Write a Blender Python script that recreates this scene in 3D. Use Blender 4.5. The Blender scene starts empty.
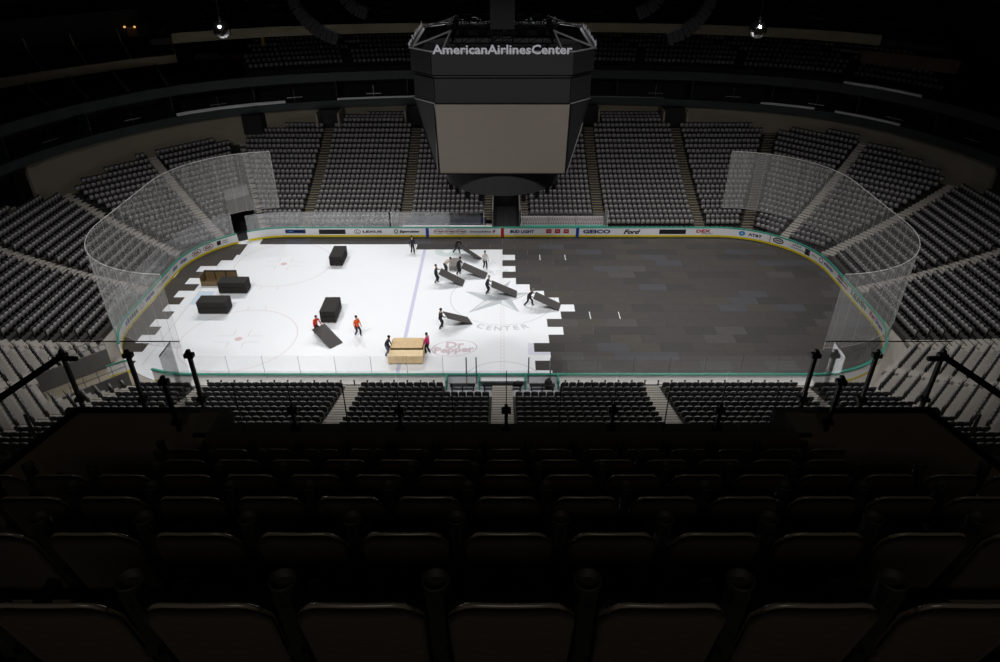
import bpy, bmesh, math, random
import numpy as np
from mathutils import Vector, Matrix, Euler
random.seed(7)
SC = bpy.context.scene
COL = SC.collection
PI = math.pi

# ------------------------------------------------------------------ camera, world, lights, exposure
CAM = Vector((0, -53.07, 29.6)); PITCH = math.radians(31.9); FPX = 690.0
cd = bpy.data.cameras.new('camera'); cam = bpy.data.objects.new('camera', cd); COL.objects.link(cam)
cd.sensor_width = 36.0; cd.lens = 36.0 * FPX / 1000.0
cd.shift_x = -0.0024; cd.clip_start = 0.05; cd.clip_end = 500
cam.location = CAM; cam.rotation_euler = (PI / 2 - PITCH, 0, 0)
SC.camera = cam
w = bpy.data.worlds.new('world'); SC.world = w; w.use_nodes = True
w.node_tree.nodes['Background'].inputs[0].default_value = (1.0, 0.93, 0.85, 1)
w.node_tree.nodes['Background'].inputs[1].default_value = 0.0025
SC.view_settings.view_transform = 'Standard'; SC.view_settings.look = 'None'
SC.view_settings.exposure = 0.0; SC.view_settings.gamma = 1.0; SC.view_settings.use_curve_mapping = False
SC.cycles.max_bounces = 6; SC.cycles.diffuse_bounces = 4; SC.cycles.transparent_max_bounces = 16
SC.cycles.use_denoising = True
def spot(x, y, tx, ty, power, size=92, z=33):
    ld = bpy.data.lights.new('catwalk_spot', 'SPOT'); ld.energy = power; ld.spot_size = math.radians(size)
    ld.spot_blend = 1.0; ld.shadow_soft_size = 1.2; ld.color = (1.0, 0.985, 0.975)
    o = bpy.data.objects.new('catwalk_spot', ld); COL.objects.link(o); o.location = (x, y, z)
    o.rotation_euler = (Vector((tx, ty, 0)) - Vector((x, y, z))).to_track_quat('-Z', 'Y').to_euler()
for sx, pw in ((-26, 19500), (-15.5, 13200), (-5, 10900), (5, 10900), (15.5, 12400), (26, 15500)):
    spot(sx, 25, sx * 0.95, 1.5, pw, 74)
    spot(sx, -25, sx * 0.95, 0.5, pw, 74)
# unseen warm fill added behind the camera to lift the foreground seat backs
al = bpy.data.lights.new('foreground_fill', 'AREA'); al.shape = 'RECTANGLE'; al.size = 4.0; al.size_y = 0.8; al.energy = 90; al.color = (1.0, 0.91, 0.78)
ao = bpy.data.objects.new('foreground_fill', al); COL.objects.link(ao); ao.location = (-0.4, -57.5, 33.0)
ao.rotation_euler = (Vector((-0.4, -48, 25)) - ao.location).to_track_quat('-Z', 'Y').to_euler()

# ------------------------------------------------------------------ materials
def lin(c): return tuple(((v / 255 + 0.055) / 1.055) ** 2.4 if v / 255 > 0.04045 else v / 255 / 12.92 for v in c)
MATS = {}
def mat(name, rgb, rough=0.6, metal=0.0, spec=0.5, noise=0.0, nscale=8.0, bump=0.0, bscale=60.0):
    if name in MATS: return MATS[name]
    m = bpy.data.materials.new(name); m.use_nodes = True; nt = m.node_tree; b = nt.nodes['Principled BSDF']
    c = lin(rgb)
    b.inputs['Base Color'].default_value = (*c, 1); b.inputs['Roughness'].default_value = rough
    b.inputs['Metallic'].default_value = metal; b.inputs['Specular IOR Level'].default_value = spec
    tc = nt.nodes.new('ShaderNodeTexCoord')
    if noise:
        n = nt.nodes.new('ShaderNodeTexNoise'); n.inputs['Scale'].default_value = nscale; n.inputs['Detail'].default_value = 5
        nt.links.new(tc.outputs['Object'], n.inputs['Vector'])
        mx = nt.nodes.new('ShaderNodeMix'); mx.data_type = 'RGBA'
        mx.inputs[6].default_value = (*[max(0, v * (1 - noise)) for v in c], 1)
        mx.inputs[7].default_value = (*[min(1, v * (1 + noise)) for v in c], 1)
        nt.links.new(n.outputs['Fac'], mx.inputs[0]); nt.links.new(mx.outputs[2], b.inputs['Base Color'])
    if bump:
        n2 = nt.nodes.new('ShaderNodeTexNoise'); n2.inputs['Scale'].default_value = bscale
        nt.links.new(tc.outputs['Object'], n2.inputs['Vector'])
        bp = nt.nodes.new('ShaderNodeBump'); bp.inputs['Strength'].default_value = bump; bp.inputs['Distance'].default_value = 0.02
        nt.links.new(n2.outputs['Fac'], bp.inputs['Height']); nt.links.new(bp.outputs['Normal'], b.inputs['Normal'])
    MATS[name] = m; return m
def veil(name, rgb, fac, gloss=0.0):
    m = bpy.data.materials.new(name); m.use_nodes = True; nt = m.node_tree; nt.nodes.clear()
    out = nt.nodes.new('ShaderNodeOutputMaterial'); tr = nt.nodes.new('ShaderNodeBsdfTransparent')
    di = nt.nodes.new('ShaderNodeBsdfDiffuse'); di.inputs[0].default_value = (*lin(rgb), 1)
    tl = nt.nodes.new('ShaderNodeBsdfTranslucent'); tl.inputs[0].default_value = (*lin(rgb), 1)
    ad = nt.nodes.new('ShaderNodeMixShader'); ad.inputs[0].default_value = 0.45
    nt.links.new(di.outputs[0], ad.inputs[1]); nt.links.new(tl.outputs[0], ad.inputs[2])
    mx = nt.nodes.new('ShaderNodeMixShader'); mx.inputs[0].default_value = fac
    nt.links.new(tr.outputs[0], mx.inputs[1]); nt.links.new(ad.outputs[0], mx.inputs[2])
    last = mx
    if gloss:
        gl = nt.nodes.new('ShaderNodeBsdfGlossy'); gl.inputs['Roughness'].default_value = 0.02
        fr = nt.nodes.new('ShaderNodeLayerWeight'); fr.inputs[0].default_value = 0.5
        pw = nt.nodes.new('ShaderNodeMath'); pw.operation = 'POWER'; pw.inputs[1].default_value = 4.0
        ma = nt.nodes.new('ShaderNodeMath'); ma.operation = 'MULTIPLY_ADD'; ma.inputs[1].default_value = 0.95; ma.inputs[2].default_value = 0.04
        mu = nt.nodes.new('ShaderNodeMath'); mu.operation = 'MULTIPLY'; mu.inputs[1].default_value = gloss; mu.use_clamp = True
        nt.links.new(fr.outputs['Facing'], pw.inputs[0]); nt.links.new(pw.outputs[0], ma.inputs[0]); nt.links.new(ma.outputs[0], mu.inputs[0])
        m2 = nt.nodes.new('ShaderNodeMixShader'); nt.links.new(mu.outputs[0], m2.inputs[0])
        nt.links.new(mx.outputs[0], m2.inputs[1]); nt.links.new(gl.outputs[0], m2.inputs[2]); last = m2
    nt.links.new(last.outputs[0], out.inputs[0]); MATS[name] = m; return m
def emit(name, rgb, s):
    m = bpy.data.materials.new(name); m.use_nodes = True; b = m.node_tree.nodes['Principled BSDF']
    b.inputs['Emission Color'].default_value = (*lin(rgb), 1); b.inputs['Emission Strength'].default_value = s
    b.inputs['Base Color'].default_value = (*lin(rgb), 1); MATS[name] = m; return m

ICE = mat('ice', (243, 246, 250), 0.35, noise=0.015, nscale=0.35, spec=0.3)
def paint(n, rgb): return mat(n, rgb, 0.4, spec=0.3)
WHITE = mat('white_board', (244, 244, 247), 0.4, noise=0.03, nscale=2)
YEL = mat('yellow_kick', (228, 208, 24), 0.45, noise=0.08, nscale=3)
TEAL = mat('teal_rail', (52, 152, 130), 0.45)
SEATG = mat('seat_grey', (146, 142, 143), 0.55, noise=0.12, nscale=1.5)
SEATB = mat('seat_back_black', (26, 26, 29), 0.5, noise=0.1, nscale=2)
CONC = mat('dark_concrete', (58, 56, 54), 0.8, noise=0.15, nscale=0.7)
NOSE = mat('dark_nosing', (74, 66, 52), .6); CONK = mat('shaded_riser', (26, 25, 25), 0.8, noise=0.15, nscale=0.7)  # CONK: far terraces coloured black for the shadow under the seats
CONL = mat('light_concrete', (172, 166, 158), 0.75, noise=0.12, nscale=1.2)
CONM = mat('mid_concrete', (150, 140, 122), 0.75, noise=0.2, nscale=1.2)
TAN = mat('tan_nosing', (150, 136, 106), 0.6, noise=0.1, nscale=3)
BEIGE = mat('beige_wall', (146, 138, 122), 0.8, noise=0.1, nscale=0.4)
FASC = mat('fascia_dark', (44, 50, 52), 0.5, noise=0.08, nscale=0.6)
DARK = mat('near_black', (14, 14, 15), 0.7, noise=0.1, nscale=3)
METAL = mat('black_metal', (22, 22, 24), 0.35, 0.6)
STEEL = mat('steel', (150, 150, 152), 0.3, 0.9)
PLY = mat('plywood', (224, 194, 146), 0.6, noise=0.2, nscale=2.5)
PLYD = mat('plywood_dark', (116, 96, 66), 0.65, noise=0.2, nscale=2.5)
COVER = [mat('cover_%s' % n, c, 0.6, spec=0.2, noise=0.12, nscale=1.3, bump=0.15, bscale=30) for n, c in
         (('grey', (66, 63, 61)), ('warm', (69, 65, 61)), ('dark', (61, 59, 58)), ('blue', (71, 71, 75)), ('pale', (75, 73, 71)), ('olive', (72, 67, 61)))]
GLASS = veil('rink_glass_clear', (225, 230, 235), 0.04, 0.5)
GLASSF = veil('rink_glass_veiled', (240, 242, 244), 0.24, 0.4)  # white veil in the colour stands for reflections and haze
RGLASS = veil('rail_glass', (200, 230, 220), 0.03, 0.9); RGLASS2 = veil('rail_glass_end', (200, 230, 220), 0.04, 2.6)
NET = veil('net_mesh', (232, 232, 230), 0.24)
CABLE = mat('white_cable', (200, 200, 200), 0.5); SEAM = veil('net_seam', (230, 230, 228), 0.5)

# ------------------------------------------------------------------ mesh helpers
class MB:
    def __init__(s): s.v = []; s.f = []; s.m = []
    def add(s, vs, fs, mi=0):
        n = len(s.v); s.v += [tuple(p) for p in vs]; s.f += [tuple(i + n for i in f) for f in fs]; s.m += [mi] * len(fs); return s
    def hexa(s, c, mi=0): # 8 corners: bottom ring 4, top ring 4
        return s.add(c, [(3, 2, 1, 0), (4, 5, 6, 7), (0, 1, 5, 4), (1, 2, 6, 5), (2, 3, 7, 6), (3, 0, 4, 7)], mi)
    def box(s, x0, x1, y0, y1, z0, z1, mi=0):
        return s.hexa([(x0, y0, z0), (x1, y0, z0), (x1, y1, z0), (x0, y1, z0), (x0, y0, z1), (x1, y0, z1), (x1, y1, z1), (x0, y1, z1)], mi)
    def bar(s, a, b, wd, ht=None, mi=0, up=(0, 0, 1)):
        a = Vector(a); b = Vector(b); d = (b - a).normalized(); u = Vector(up)
        if abs(d.dot(u)) > 0.98: u = Vector((0, 1, 0))
        sd = d.cross(u).normalized() * wd / 2; u2 = sd.cross(d).normalized() * (ht or wd) / 2
        return s.hexa([a - sd - u2, a + sd - u2, b + sd - u2, b - sd - u2, a - sd + u2, a + sd + u2, b + sd + u2, b - sd + u2], mi)
    def prism(s, poly, z0, z1, mi=0):
        n = len(poly)
        return s.add([(p[0], p[1], z0) for p in poly] + [(p[0], p[1], z1) for p in poly],
                     [tuple(range(n - 1, -1, -1)), tuple(range(n, 2 * n))] + [(i, (i + 1) % n, n + (i + 1) % n, n + i) for i in range(n)], mi)
    def tube(s, pts, r, n=8, mi=0, caps=True):
        pts = [Vector(p) for p in pts]; rs = r if isinstance(r, (list, tuple)) else [r] * len(pts); vs = []; fs = []
        for i, p in enumerate(pts):
            d = (pts[min(i + 1, len(pts) - 1)] - pts[max(i - 1, 0)]).normalized()
            u = Vector((0, 0, 1)) if abs(d.z) < 0.95 else Vector((0, 1, 0))
            a = d.cross(u).normalized(); b = a.cross(d).normalized()
            for k in range(n):
                t = 2 * PI * k / n; vs.append(p + (a * math.cos(t) + b * math.sin(t)) * rs[i])
        for i in range(len(pts) - 1):
            for k in range(n): fs.append((i * n + k, i * n + (k + 1) % n, (i + 1) * n + (k + 1) % n, (i + 1) * n + k))
        if caps: fs += [tuple(range(n - 1, -1, -1)), tuple(range((len(pts) - 1) * n, len(pts) * n))]
        return s.add(vs, fs, mi)
    def lathe(s, prof, c=(0, 0, 0), n=16, mi=0):
        vs = []; fs = []
        for r, z in prof:
            for k in range(n): t = 2 * PI * k / n; vs.append((c[0] + r * math.cos(t), c[1] + r * math.sin(t), c[2] + z))
        for i in range(len(prof) - 1):
            for k in range(n): fs.append((i * n + k, i * n + (k + 1) % n, (i + 1) * n + (k + 1) % n, (i + 1) * n + k))
        fs += [tuple(range(n - 1, -1, -1)), tuple(range((len(prof) - 1) * n, len(prof) * n))]
        return s.add(vs, fs, mi)
    def sweep(s, path, prof, closed_prof=True, mi=0): # path: (point2d, normal2d); prof: (offset, z)
        n = len(prof); vs = []; fs = []
        for (p, nn) in path:
            for o, z in prof: vs.append((p[0] + nn[0] * o, p[1] + nn[1] * o, z))
        for i in range(len(path) - 1):
            for k in range(n if closed_prof else n - 1):
                fs.append((i * n + k, i * n + (k + 1) % n, (i + 1) * n + (k + 1) % n, (i + 1) * n + k))
        if closed_prof: fs += [tuple(range(n)), tuple(range((len(path) - 1) * n + n - 1, (len(path) - 1) * n - 1, -1))]
        return s.add(vs, fs, mi)
    def mesh(s, name, mats):
        me = bpy.data.meshes.new(name); me.from_pydata(s.v, [], s.f)
        for m in (mats if isinstance(mats, (list, tuple)) else [mats]): me.materials.append(m)
        if any(s.m): me.polygons.foreach_set('material_index', s.m)
        me.validate(); me.update(); return me
    def build(s, name, mats, parent=None, **k):
        o = bpy.data.objects.new(name, s.mesh(name, mats)); COL.objects.link(o)
        if parent: o.parent = parent
        for a, b in k.items(): o[a] = b
        return o
def smooth(o):
    o.data.polygons.foreach_set('use_smooth', [True] * len(o.data.polygons)); return o
def thing(name, label, cat, loc=(0, 0, 0), rz=0.0, group=None):
    o = bpy.data.objects.new(name, None); COL.objects.link(o); o.location = loc; o.rotation_euler = (0, 0, rz)
    o.empty_display_size = 0.2; o['label'] = label; o['category'] = cat
    if group: o['group'] = group
    return o
def tag(o, label, cat, group=None):
    o['label'] = label; o['category'] = cat
    if group: o['group'] = group
    return o
ORD = ['zeroth', 'first', 'second', 'third', 'fourth', 'fifth', 'sixth', 'seventh', 'eighth', 'ninth', 'tenth', 'eleventh', 'twelfth', 'thirteenth',
       'fourteenth', 'fifteenth', 'sixteenth', 'seventeenth', 'eighteenth', 'nineteenth', 'twentieth', 'twenty-first', 'twenty-second', 'twenty-third',
       'twenty-fourth', 'twenty-fifth', 'twenty-sixth', 'twenty-seventh', 'twenty-eighth', 'twenty-ninth', 'thirtieth', 'thirty-first', 'thirty-second']
def structure(o): o['kind'] = 'structure'; return o
def text_verts(body, size, bold=0.0, spacing=1.0, shear=0.0):
    cu = bpy.data.curves.new('lettering', 'FONT'); cu.body = body; cu.size = size; cu.align_x = 'CENTER'; cu.align_y = 'CENTER'
    cu.offset = bold; cu.space_character = spacing; cu.shear = shear; cu.resolution_u = 2
    o = bpy.data.objects.new('lettering', cu); COL.objects.link(o)
    dg = bpy.context.evaluated_depsgraph_get(); dg.update()
    me = bpy.data.meshes.new_from_object(o.evaluated_get(dg))
    vs = [v.co.copy() for v in me.vertices]; fs = [tuple(p.vertices) for p in me.polygons]
    bpy.data.objects.remove(o); bpy.data.meshes.remove(me); bpy.data.curves.remove(cu)
    return vs, fs
_prj = (Vector((0, math.cos(PITCH), -math.sin(PITCH))), Vector((0, math.sin(PITCH), math.cos(PITCH))))
def proj(p):    # only for choosing which seats are nearest in view
    d = Vector(p) - CAM; D = d.dot(_prj[0]); return 502.4 + FPX * d.x / D, 331 - FPX * d.dot(_prj[1]) / D, D

# ------------------------------------------------------------------ rink geometry
HL, HW, RR = 30.48, 12.95, 8.53
SX, SY = HL - RR, HW - RR
ARC = RR * PI / 2
SEG = [SX, ARC, 2 * SY, ARC, 2 * SX, ARC, 2 * SY, ARC, SX]
PER = sum(SEG)
def bpath(s, off=0.0):
    """point and outward normal on the boards; s = 0 at the middle of the far side, growing clockwise"""
    s = s % PER
    L = SEG
    if s <= L[0]: return Vector((s, HW + off)), Vector((0, 1))
    s -= L[0]
    if s <= L[1]: a = PI / 2 - s / RR; n = Vector((math.cos(a), math.sin(a))); return Vector((SX, SY)) + n * (RR + off), n
    s -= L[1]
    if s <= L[2]: return Vector((HL + off, SY - s)), Vector((1, 0))
    s -= L[2]
    if s <= L[3]: a = -s / RR; n = Vector((math.cos(a), math.sin(a))); return Vector((SX, -SY)) + n * (RR + off), n
    s -= L[3]
    if s <= L[4]: return Vector((SX - s, -HW - off)), Vector((0, -1))
    s -= L[4]
    if s <= L[5]: a = -PI / 2 - s / RR; n = Vector((math.cos(a), math.sin(a))); return Vector((-SX, -SY)) + n * (RR + off), n
    s -= L[5]
    if s <= L[6]: return Vector((-HL - off, -SY + s)), Vector((-1, 0))
    s -= L[6]
    if s <= L[7]: a = PI - s / RR; n = Vector((math.cos(a), math.sin(a))); return Vector((-SX, SY)) + n * (RR + off), n
    s -= L[7]
    return Vector((-SX + s, HW + off)), Vector((0, 1))
def brange(s0, s1, step=0.7):
    n = max(1, int(math.ceil((s1 - s0) / step))); return [bpath(s0 + (s1 - s0) * i / n) for i in range(n + 1)]
S_NEAR = SX + ARC + 2 * SY + ARC + SX      # s at the middle of the near side
def near_s(x): return S_NEAR - x
def rink_poly(off=0.0, step=0.6):
    n = int(PER / step); return [bpath(PER * i / n, off)[0] for i in range(n)]

# ------------------------------------------------------------------ floor and ice
structure(MB().box(-75, 75, -70, 75, -0.30, -0.06).build('floor', CONL))
ice = structure(MB().prism(rink_poly(0.05), -0.06, 0.0).build('ice_sheet', ICE))
def ice_part(name, mb, m, label=None):
    o = mb.build(name, m, ice)
    if label: o['label'] = label
    return o
def annulus(cx, cy, r, wd, z=0.003, n=48, a0=0.0, a1=2 * PI):
    mb = MB(); vs = []; fs = []
    for i in range(n + 1):
        a = a0 + (a1 - a0) * i / n
        for q in (r - wd / 2, r + wd / 2): vs.append((cx + q * math.cos(a), cy + q * math.sin(a), z))
    for i in range(n): fs.append((2 * i, 2 * i + 1, 2 * i + 3, 2 * i + 2))
    return mb.add(vs, fs)
def quad(mb, x0, x1, y0, y1, z=0.003): return mb.add([(x0, y0, z), (x1, y0, z), (x1, y1, z), (x0, y1, z)], [(0, 1, 2, 3)])
PINK = paint('faded_red_paint', (228, 215, 219)); REDL = paint('red_dot_paint', (226, 198, 200)); BLUEP = paint('faded_blue_paint', (204, 205, 230))
GREYC = paint('letter_grey_paint', (203, 208, 212)); GREYP = paint('logo_grey_paint', (190, 197, 201)); GREYL = paint('logo_pale_paint', (226, 230, 232)); MINT = paint('mint_paint', (214, 226, 226))
LINEG = paint('line_grey_paint', (214, 212, 216)); CREASE = paint('crease_paint', (205, 222, 240))
for sx in (-1, 1):
    ice_part('blue_line', quad(MB(), sx * 7.77 - .15, sx * 7.77 + .15, -HW, HW), BLUEP, 'faded lilac blue line across the ice')
    ice_part('goal_line', quad(MB(), sx * 27.1 - .03, sx * 27.1 + .03, -10.5, 10.5), LINEG)
mb = MB()
y = -HW
while y < HW:
    quad(mb, -.15, -.12, y, y + .46); quad(mb, .12, .15, y, y + .46); quad(mb, -.12, .12, y, y + .05); y += .51
ice_part('center_line', mb, PINK, 'dashed pale red centre line')
ice_part('center_circle', annulus(0, 0, 4.57, .07), LINEG)
for sx in (-1, 1):
    for sy in (-1, 1):
        cx_, cy_ = sx * 21.03, sy * 6.71
        ice_part('faceoff_circle', annulus(cx_, cy_, 4.57, .07), PINK)
        ice_part('faceoff_dot', annulus(cx_, cy_, .15, .30, n=20), REDL)
        m2 = MB()
        for ax in (-1, 1):
            for ay in (-1, 1):
                quad(m2, cx_ + min(ax * .6, ax * 1.8), cx_ + max(ax * .6, ax * 1.8), cy_ + ay * .45 - .03, cy_ + ay * .45 + .03)
                quad(m2, cx_ + ax * .6 - .03, cx_ + ax * .6 + .03, cy_ + min(ay * .45, ay * 1.35), cy_ + max(ay * .45, ay * 1.35))
            for hh in (-.75, .75):
                quad(m2, cx_ + hh - .03, cx_ + hh + .03, cy_ + min(ax * 4.6, ax * 5.2), cy_ + max(ax * 4.6, ax * 5.2))
        ice_part('faceoff_marks', m2, PINK)
mcr = MB(); quad(mcr, -27.05, -25.7, -1.2, 1.2)
ice_part('goal_crease', mcr, CREASE)
ice_part('referee_crease', annulus(0, -HW, 3.05, .07, a0=0, a1=PI), LINEG)
# the star at centre ice, with its dark facets
star = [(0.75, 3.3), (0.25, 0.95), (2.6, 0.95), (0.85, -.55), (1.45, -2.5), (-.25, -1.05), (-2.9, -2.6), (-1.6, -.45), (-3.3, 1.15), (-.85, .9)]
ms = MB(); ms.add([(x, y, .004) for x, y in star] + [(-.1, .0, .004)], [(i, (i + 1) % 10, 10) for i in range(10)])
st = ice_part('star_logo', ms, GREYP, 'large faded grey star at centre ice')
ms = MB()
for i in range(0, 10, 2):
    a = Vector(star[i]); b = Vector(star[(i + 1) % 10]); c = Vector((-.1, 0))
    g = (a + b + c) / 3
    ms.add([(*(p.lerp(g, .25)), .006) for p in (a, b, c)], [(0, 1, 2)])
ms.build('star_facet', GREYL, st)
def ice_text(name, body, size, r, mid, span, cx=0, cy=0, inward=False, m=GREYP, label=None, bold=.02):
    """letters set one by one along an arc"""
    mb = MB(); n = len(body)
    for i, ch in enumerate(body):
        if ch == ' ': continue
        a = mid + (span * (i / (n - 1) - .5)) * (1 if inward else -1)
        vs, fs = text_verts(ch, size, bold)
        rot = a + PI / 2 if inward else a - PI / 2
        R_ = Matrix.Rotation(rot, 3, 'Z')
        mb.add([R_ @ v + Vector((cx + r * math.cos(a), cy + r * math.sin(a), .004)) for v in vs], fs)
    return ice_part(name, mb, m, label)
ice_text('center_lettering', 'CENTER', .92, 5.15, -PI / 2, .72, inward=True, bold=.03, m=GREYC, label='grey CENTER lettering curved below the star')
ice_text('center_lettering', 'AmericanAirlines', .95, 5.2, PI / 2, 2.1, m=MINT, label='pale AmericanAirlines lettering curved above the star')
ice_part('round_logo', annulus(-5.5, 9.6, .85, .8, n=30), MINT, 'pale mint round logo painted near the far edge')
DPR = paint('maroon_paint', (214, 198, 205))
mb = MB()
for q, wd in ((1.0, .07), ):
    vs = []; fs = []
    for i in range(49):
        a = 2 * PI * i / 48
        for k in (q - wd / 2, q + wd / 2 * .6): vs.append((1.75 * k * math.cos(a), 1.12 * k * math.sin(a) + .18 * math.cos(a), 0))
    for i in range(48): fs.append((2 * i, 2 * i + 1, 2 * i + 3, 2 * i + 2))
    mb.add(vs, fs)
v_, f_ = text_verts('Dr', 1.25, .05); mb.add([(v.x - .02, v.y + .42 + v.x * .06, 0) for v in v_], f_)
v_, f_ = text_verts('Pepper', 1.08, .05); mb.add([(v.x - .05, v.y - .25 + v.x * .08, 0) for v in v_], f_)
mb.v = [(x - 3.75, y - 8.05, .004) for x, y, z in mb.v]
ice_part('drink_logo', mb, DPR, 'faded maroon Dr Pepper logo painted on the ice')
mb = MB(); quad(mb, 2.0, 3.1, -9.0, -7.3); quad(mb, 3.1, 4.0, -9.0, -8.6)
ice_part('painted_block', mb, paint('pale_lilac_paint', (222, 222, 236)))

# ------------------------------------------------------------------ ice cover panels laid on the ice
PW, PH, PT = 2.47, 1.235, .03
rowY = [9.94 - 1.235 * i for i in range(19)]
inner = rink_poly(-0.03, 0.9)
def clip(poly, cl):
    n = len(cl)
    for i in range(n):
        a = cl[(i + 1) % n]; b = cl[i]        # clockwise outline -> walk it counter-clockwise
        out = []
        def side(p): return (b[0] - a[0]) * (p[1] - a[1]) - (b[1] - a[1]) * (p[0] - a[0])
        for k in range(len(poly)):
            p, q = poly[k], poly[(k + 1) % len(poly)]; sp, sq = side(p), side(q)
            if sp >= 0: out.append(p)
            if sp * sq < 0:
                t = sp / (sp - sq); out.append((p[0] + (q[0] - p[0]) * t, p[1] + (q[1] - p[1]) * t))
        poly = out
        if len(poly) < 3: return []
    return poly
PANEL_GROUP = 'ice cover panels laid edge to edge'
def lay(x0, x1, y0, y1, label, mi=None):
    g = .004
    poly = clip([(x0 + g, y0 + g), (x1 - g, y0 + g), (x1 - g, y1 - g), (x0 + g, y1 - g)], inner)
    if len(poly) < 3: return
    ar = abs(sum(poly[i][0] * poly[(i + 1) % len(poly)][1] - poly[(i + 1) % len(poly)][0] * poly[i][1] for i in range(len(poly)))) / 2
    if ar < .08: return
    if mi is None: mi = random.choices(range(6), (40, 18, 22, 8, 7, 4))[0]
    c = Vector((sum(p[0] for p in poly) / len(poly), sum(p[1] for p in poly) / len(poly)))
    o = MB().prism([(p[0] - c.x, p[1] - c.y) for p in poly], .006, PT).build('floor_panel', COVER[mi])
    o.location = (c.x, c.y, 0)
    tag(o, label, 'floor panel', PANEL_GROUP)
starts = [0, 1, 0, 1, 0, 1, 2, 3, 4, 5, 4, 3, 4, 3, 2, 3, 2, 3, 2]
for r in range(-3, 19):
    y1 = 9.94 - 1.235 * r; y0 = y1 - 1.235
    k0 = {-3: -20, -2: -20, -1: -7}.get(r, starts[r] if r >= 0 else 0)
    n = 0; x = k0 * 1.235
    if r in (-3, -2): x = -25.93 + (0 if r == -3 else 1.235)
    while x < HL:
        n += 1
        lay(x, x + PW - (.07 if r in (1, 10) and n in (1, 2) else 0), y0, y1, 'grey ice cover panel, %s from left in the %s row from the far boards' % (ORD[n], ORD[r + 4]))
        x += PW
left_end = [-25.9, -26.2, -27.3, -28.85, -27.93, -28.95, -27.6, -28.97, -27.95, -28.95, -27.87, -28.95, -27.93, -29.0, -27.87, -28.9, -27.8, -28.2, -26.5]
left_end[0:0] = [-25.9]
for i, xe in enumerate(left_end):
    y1 = 9.94 + 1.235 - 1.235 * i
    lay(xe - PW, xe, y1 - 1.235, y1, 'brownish grey cover panel at the left end boards, %s from the far side' % ORD[i + 1], 1 if i % 3 else 5)
    lay(xe - 2 * PW, xe - PW, y1 - 1.235, y1, 'small grey cover offcut against the left end boards, %s from the far side' % ORD[i + 1], 0)

# ------------------------------------------------------------------ dasher boards and their advertisements
boards = thing('dasher_boards', 'white rink boards with yellow kick plate, teal top rail and advertisements round the ice', 'rink boards')
GAP_FL = (-27.2, -26.2)                     # the gate at the far left corner
GAP_NL = (PER - 0, PER)                     # placeholder, the near left gate is cut below
gate0, gate1 = S_NEAR + SX + 3.35, S_NEAR + SX + 8.55      # near left corner gate
runs = [(GAP_FL[1], near_s(4.05)), (near_s(4.05), near_s(-4.05)), (near_s(-4.05), gate0), (gate1, PER + GAP_FL[0])]
for a, b in runs:
    p = brange(a, b, .6)
    MB().sweep(p, [(0, .20), (0, 1.0), (.10, 1.0), (.10, .20)]).build('board_panel', WHITE, boards)
    MB().sweep(p, [(-.02, .0), (-.02, .22), (.09, .22), (.09, .0)]).build('kick_plate', YEL, boards, label='yellow kick plate')
    MB().sweep(p, [(-.03, 1.0), (-.03, 1.09), (.16, 1.09), (.16, 1.0)]).build('top_rail', TEAL, boards, label='teal top rail')
def on_board(vs, s, z): # flat (x right, y up) drawing wrapped onto the inner face, centred at s, z
    out = []
    for v in vs:
        p, n = bpath(s + v[0]); out.append((p.x - n.x * .012, p.y - n.y * .012, z + v[1]))
    return out
INK = {k: mat('ink_' + k, c, .5) for k, c in dict(navy=(28, 38, 110), black=(30, 30, 34), red=(190, 25, 40), maroon=(120, 25, 50), blue=(30, 60, 160), sky=(70, 150, 210), purple=(110, 60, 140), grey=(120, 120, 125), green=(40, 110, 80), white=(230, 230, 232), panelblue=(38, 58, 110)).items()}
def ad(label, items):
    mb = MB(); mats = []
    for it in items:
        kind, ink = it[0], it[1]
        if INK[ink] not in mats: mats.append(INK[ink])
        mi = mats.index(INK[ink]); lift = .0
        if kind == 't':      # text, s, z, width, height
            _, _, body, s, z, wd, ht = it[:7]; sh = it[7] if len(it) > 7 else 0
            vs, fs = text_verts(body, 1, .05, shear=sh); xs = [v.x for v in vs]; ys = [v.y for v in vs]
            kx = wd / (max(xs) - min(xs)); ky = ht / (max(ys) - min(ys)); mx_ = (max(xs) + min(xs)) / 2; my_ = (max(ys) + min(ys)) / 2
            vs = on_board([((v.x - mx_) * kx, (v.y - my_) * ky) for v in vs], s, z)
            mb.add(vs, fs, mi)
        elif kind == 'r':    # filled rectangle: s, z, w, h
            _, _, s, z, wd, ht = it; n = max(1, int(wd / .4)); vs = []
            for i in range(n + 1): vs += [(-wd / 2 + wd * i / n, -ht / 2), (-wd / 2 + wd * i / n, ht / 2)]
            vv = []
            for v in vs:
                p, nn = bpath(s + v[0]); vv.append((p.x - nn.x * .008, p.y - nn.y * .008, z + v[1]))
            mb.add(vv, [(2 * i, 2 * i + 2, 2 * i + 3, 2 * i + 1) for i in range(n)], mi)
        elif kind == 'o':    # ring: s, z, rx, ry, line
            _, _, s, z, rx, ry, lw = it; vs = []; n = 28
            for i in range(n + 1):
                a = 2 * PI * i / n
                vs += [(rx * math.cos(a), ry * math.sin(a)), ((rx - lw) * math.cos(a), (ry - lw) * math.sin(a))]
            mb.add(on_board(vs, s, z), [(2 * i, 2 * i + 1, 2 * i + 3, 2 * i + 2) for i in range(n)], mi)
    return mb.build('advertisement', mats, boards, label=label)
ad('navy BUD LIGHT lettering', [('t', 'navy', 'BUD LIGHT', 2.05, .62, 2.5, .36)])
ad('three small red squares', [('r', 'red', 4.8 + .9 * i, .66, .55, .46) for i in range(3)] + [('t', 'white', '—', 4.8 + .9 * i, .68, .3, .05) for i in range(3)])
ad('navy GEICO lettering', [('t', 'navy', 'GEICO', 9.75, .62, 2.85, .44)])
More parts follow.
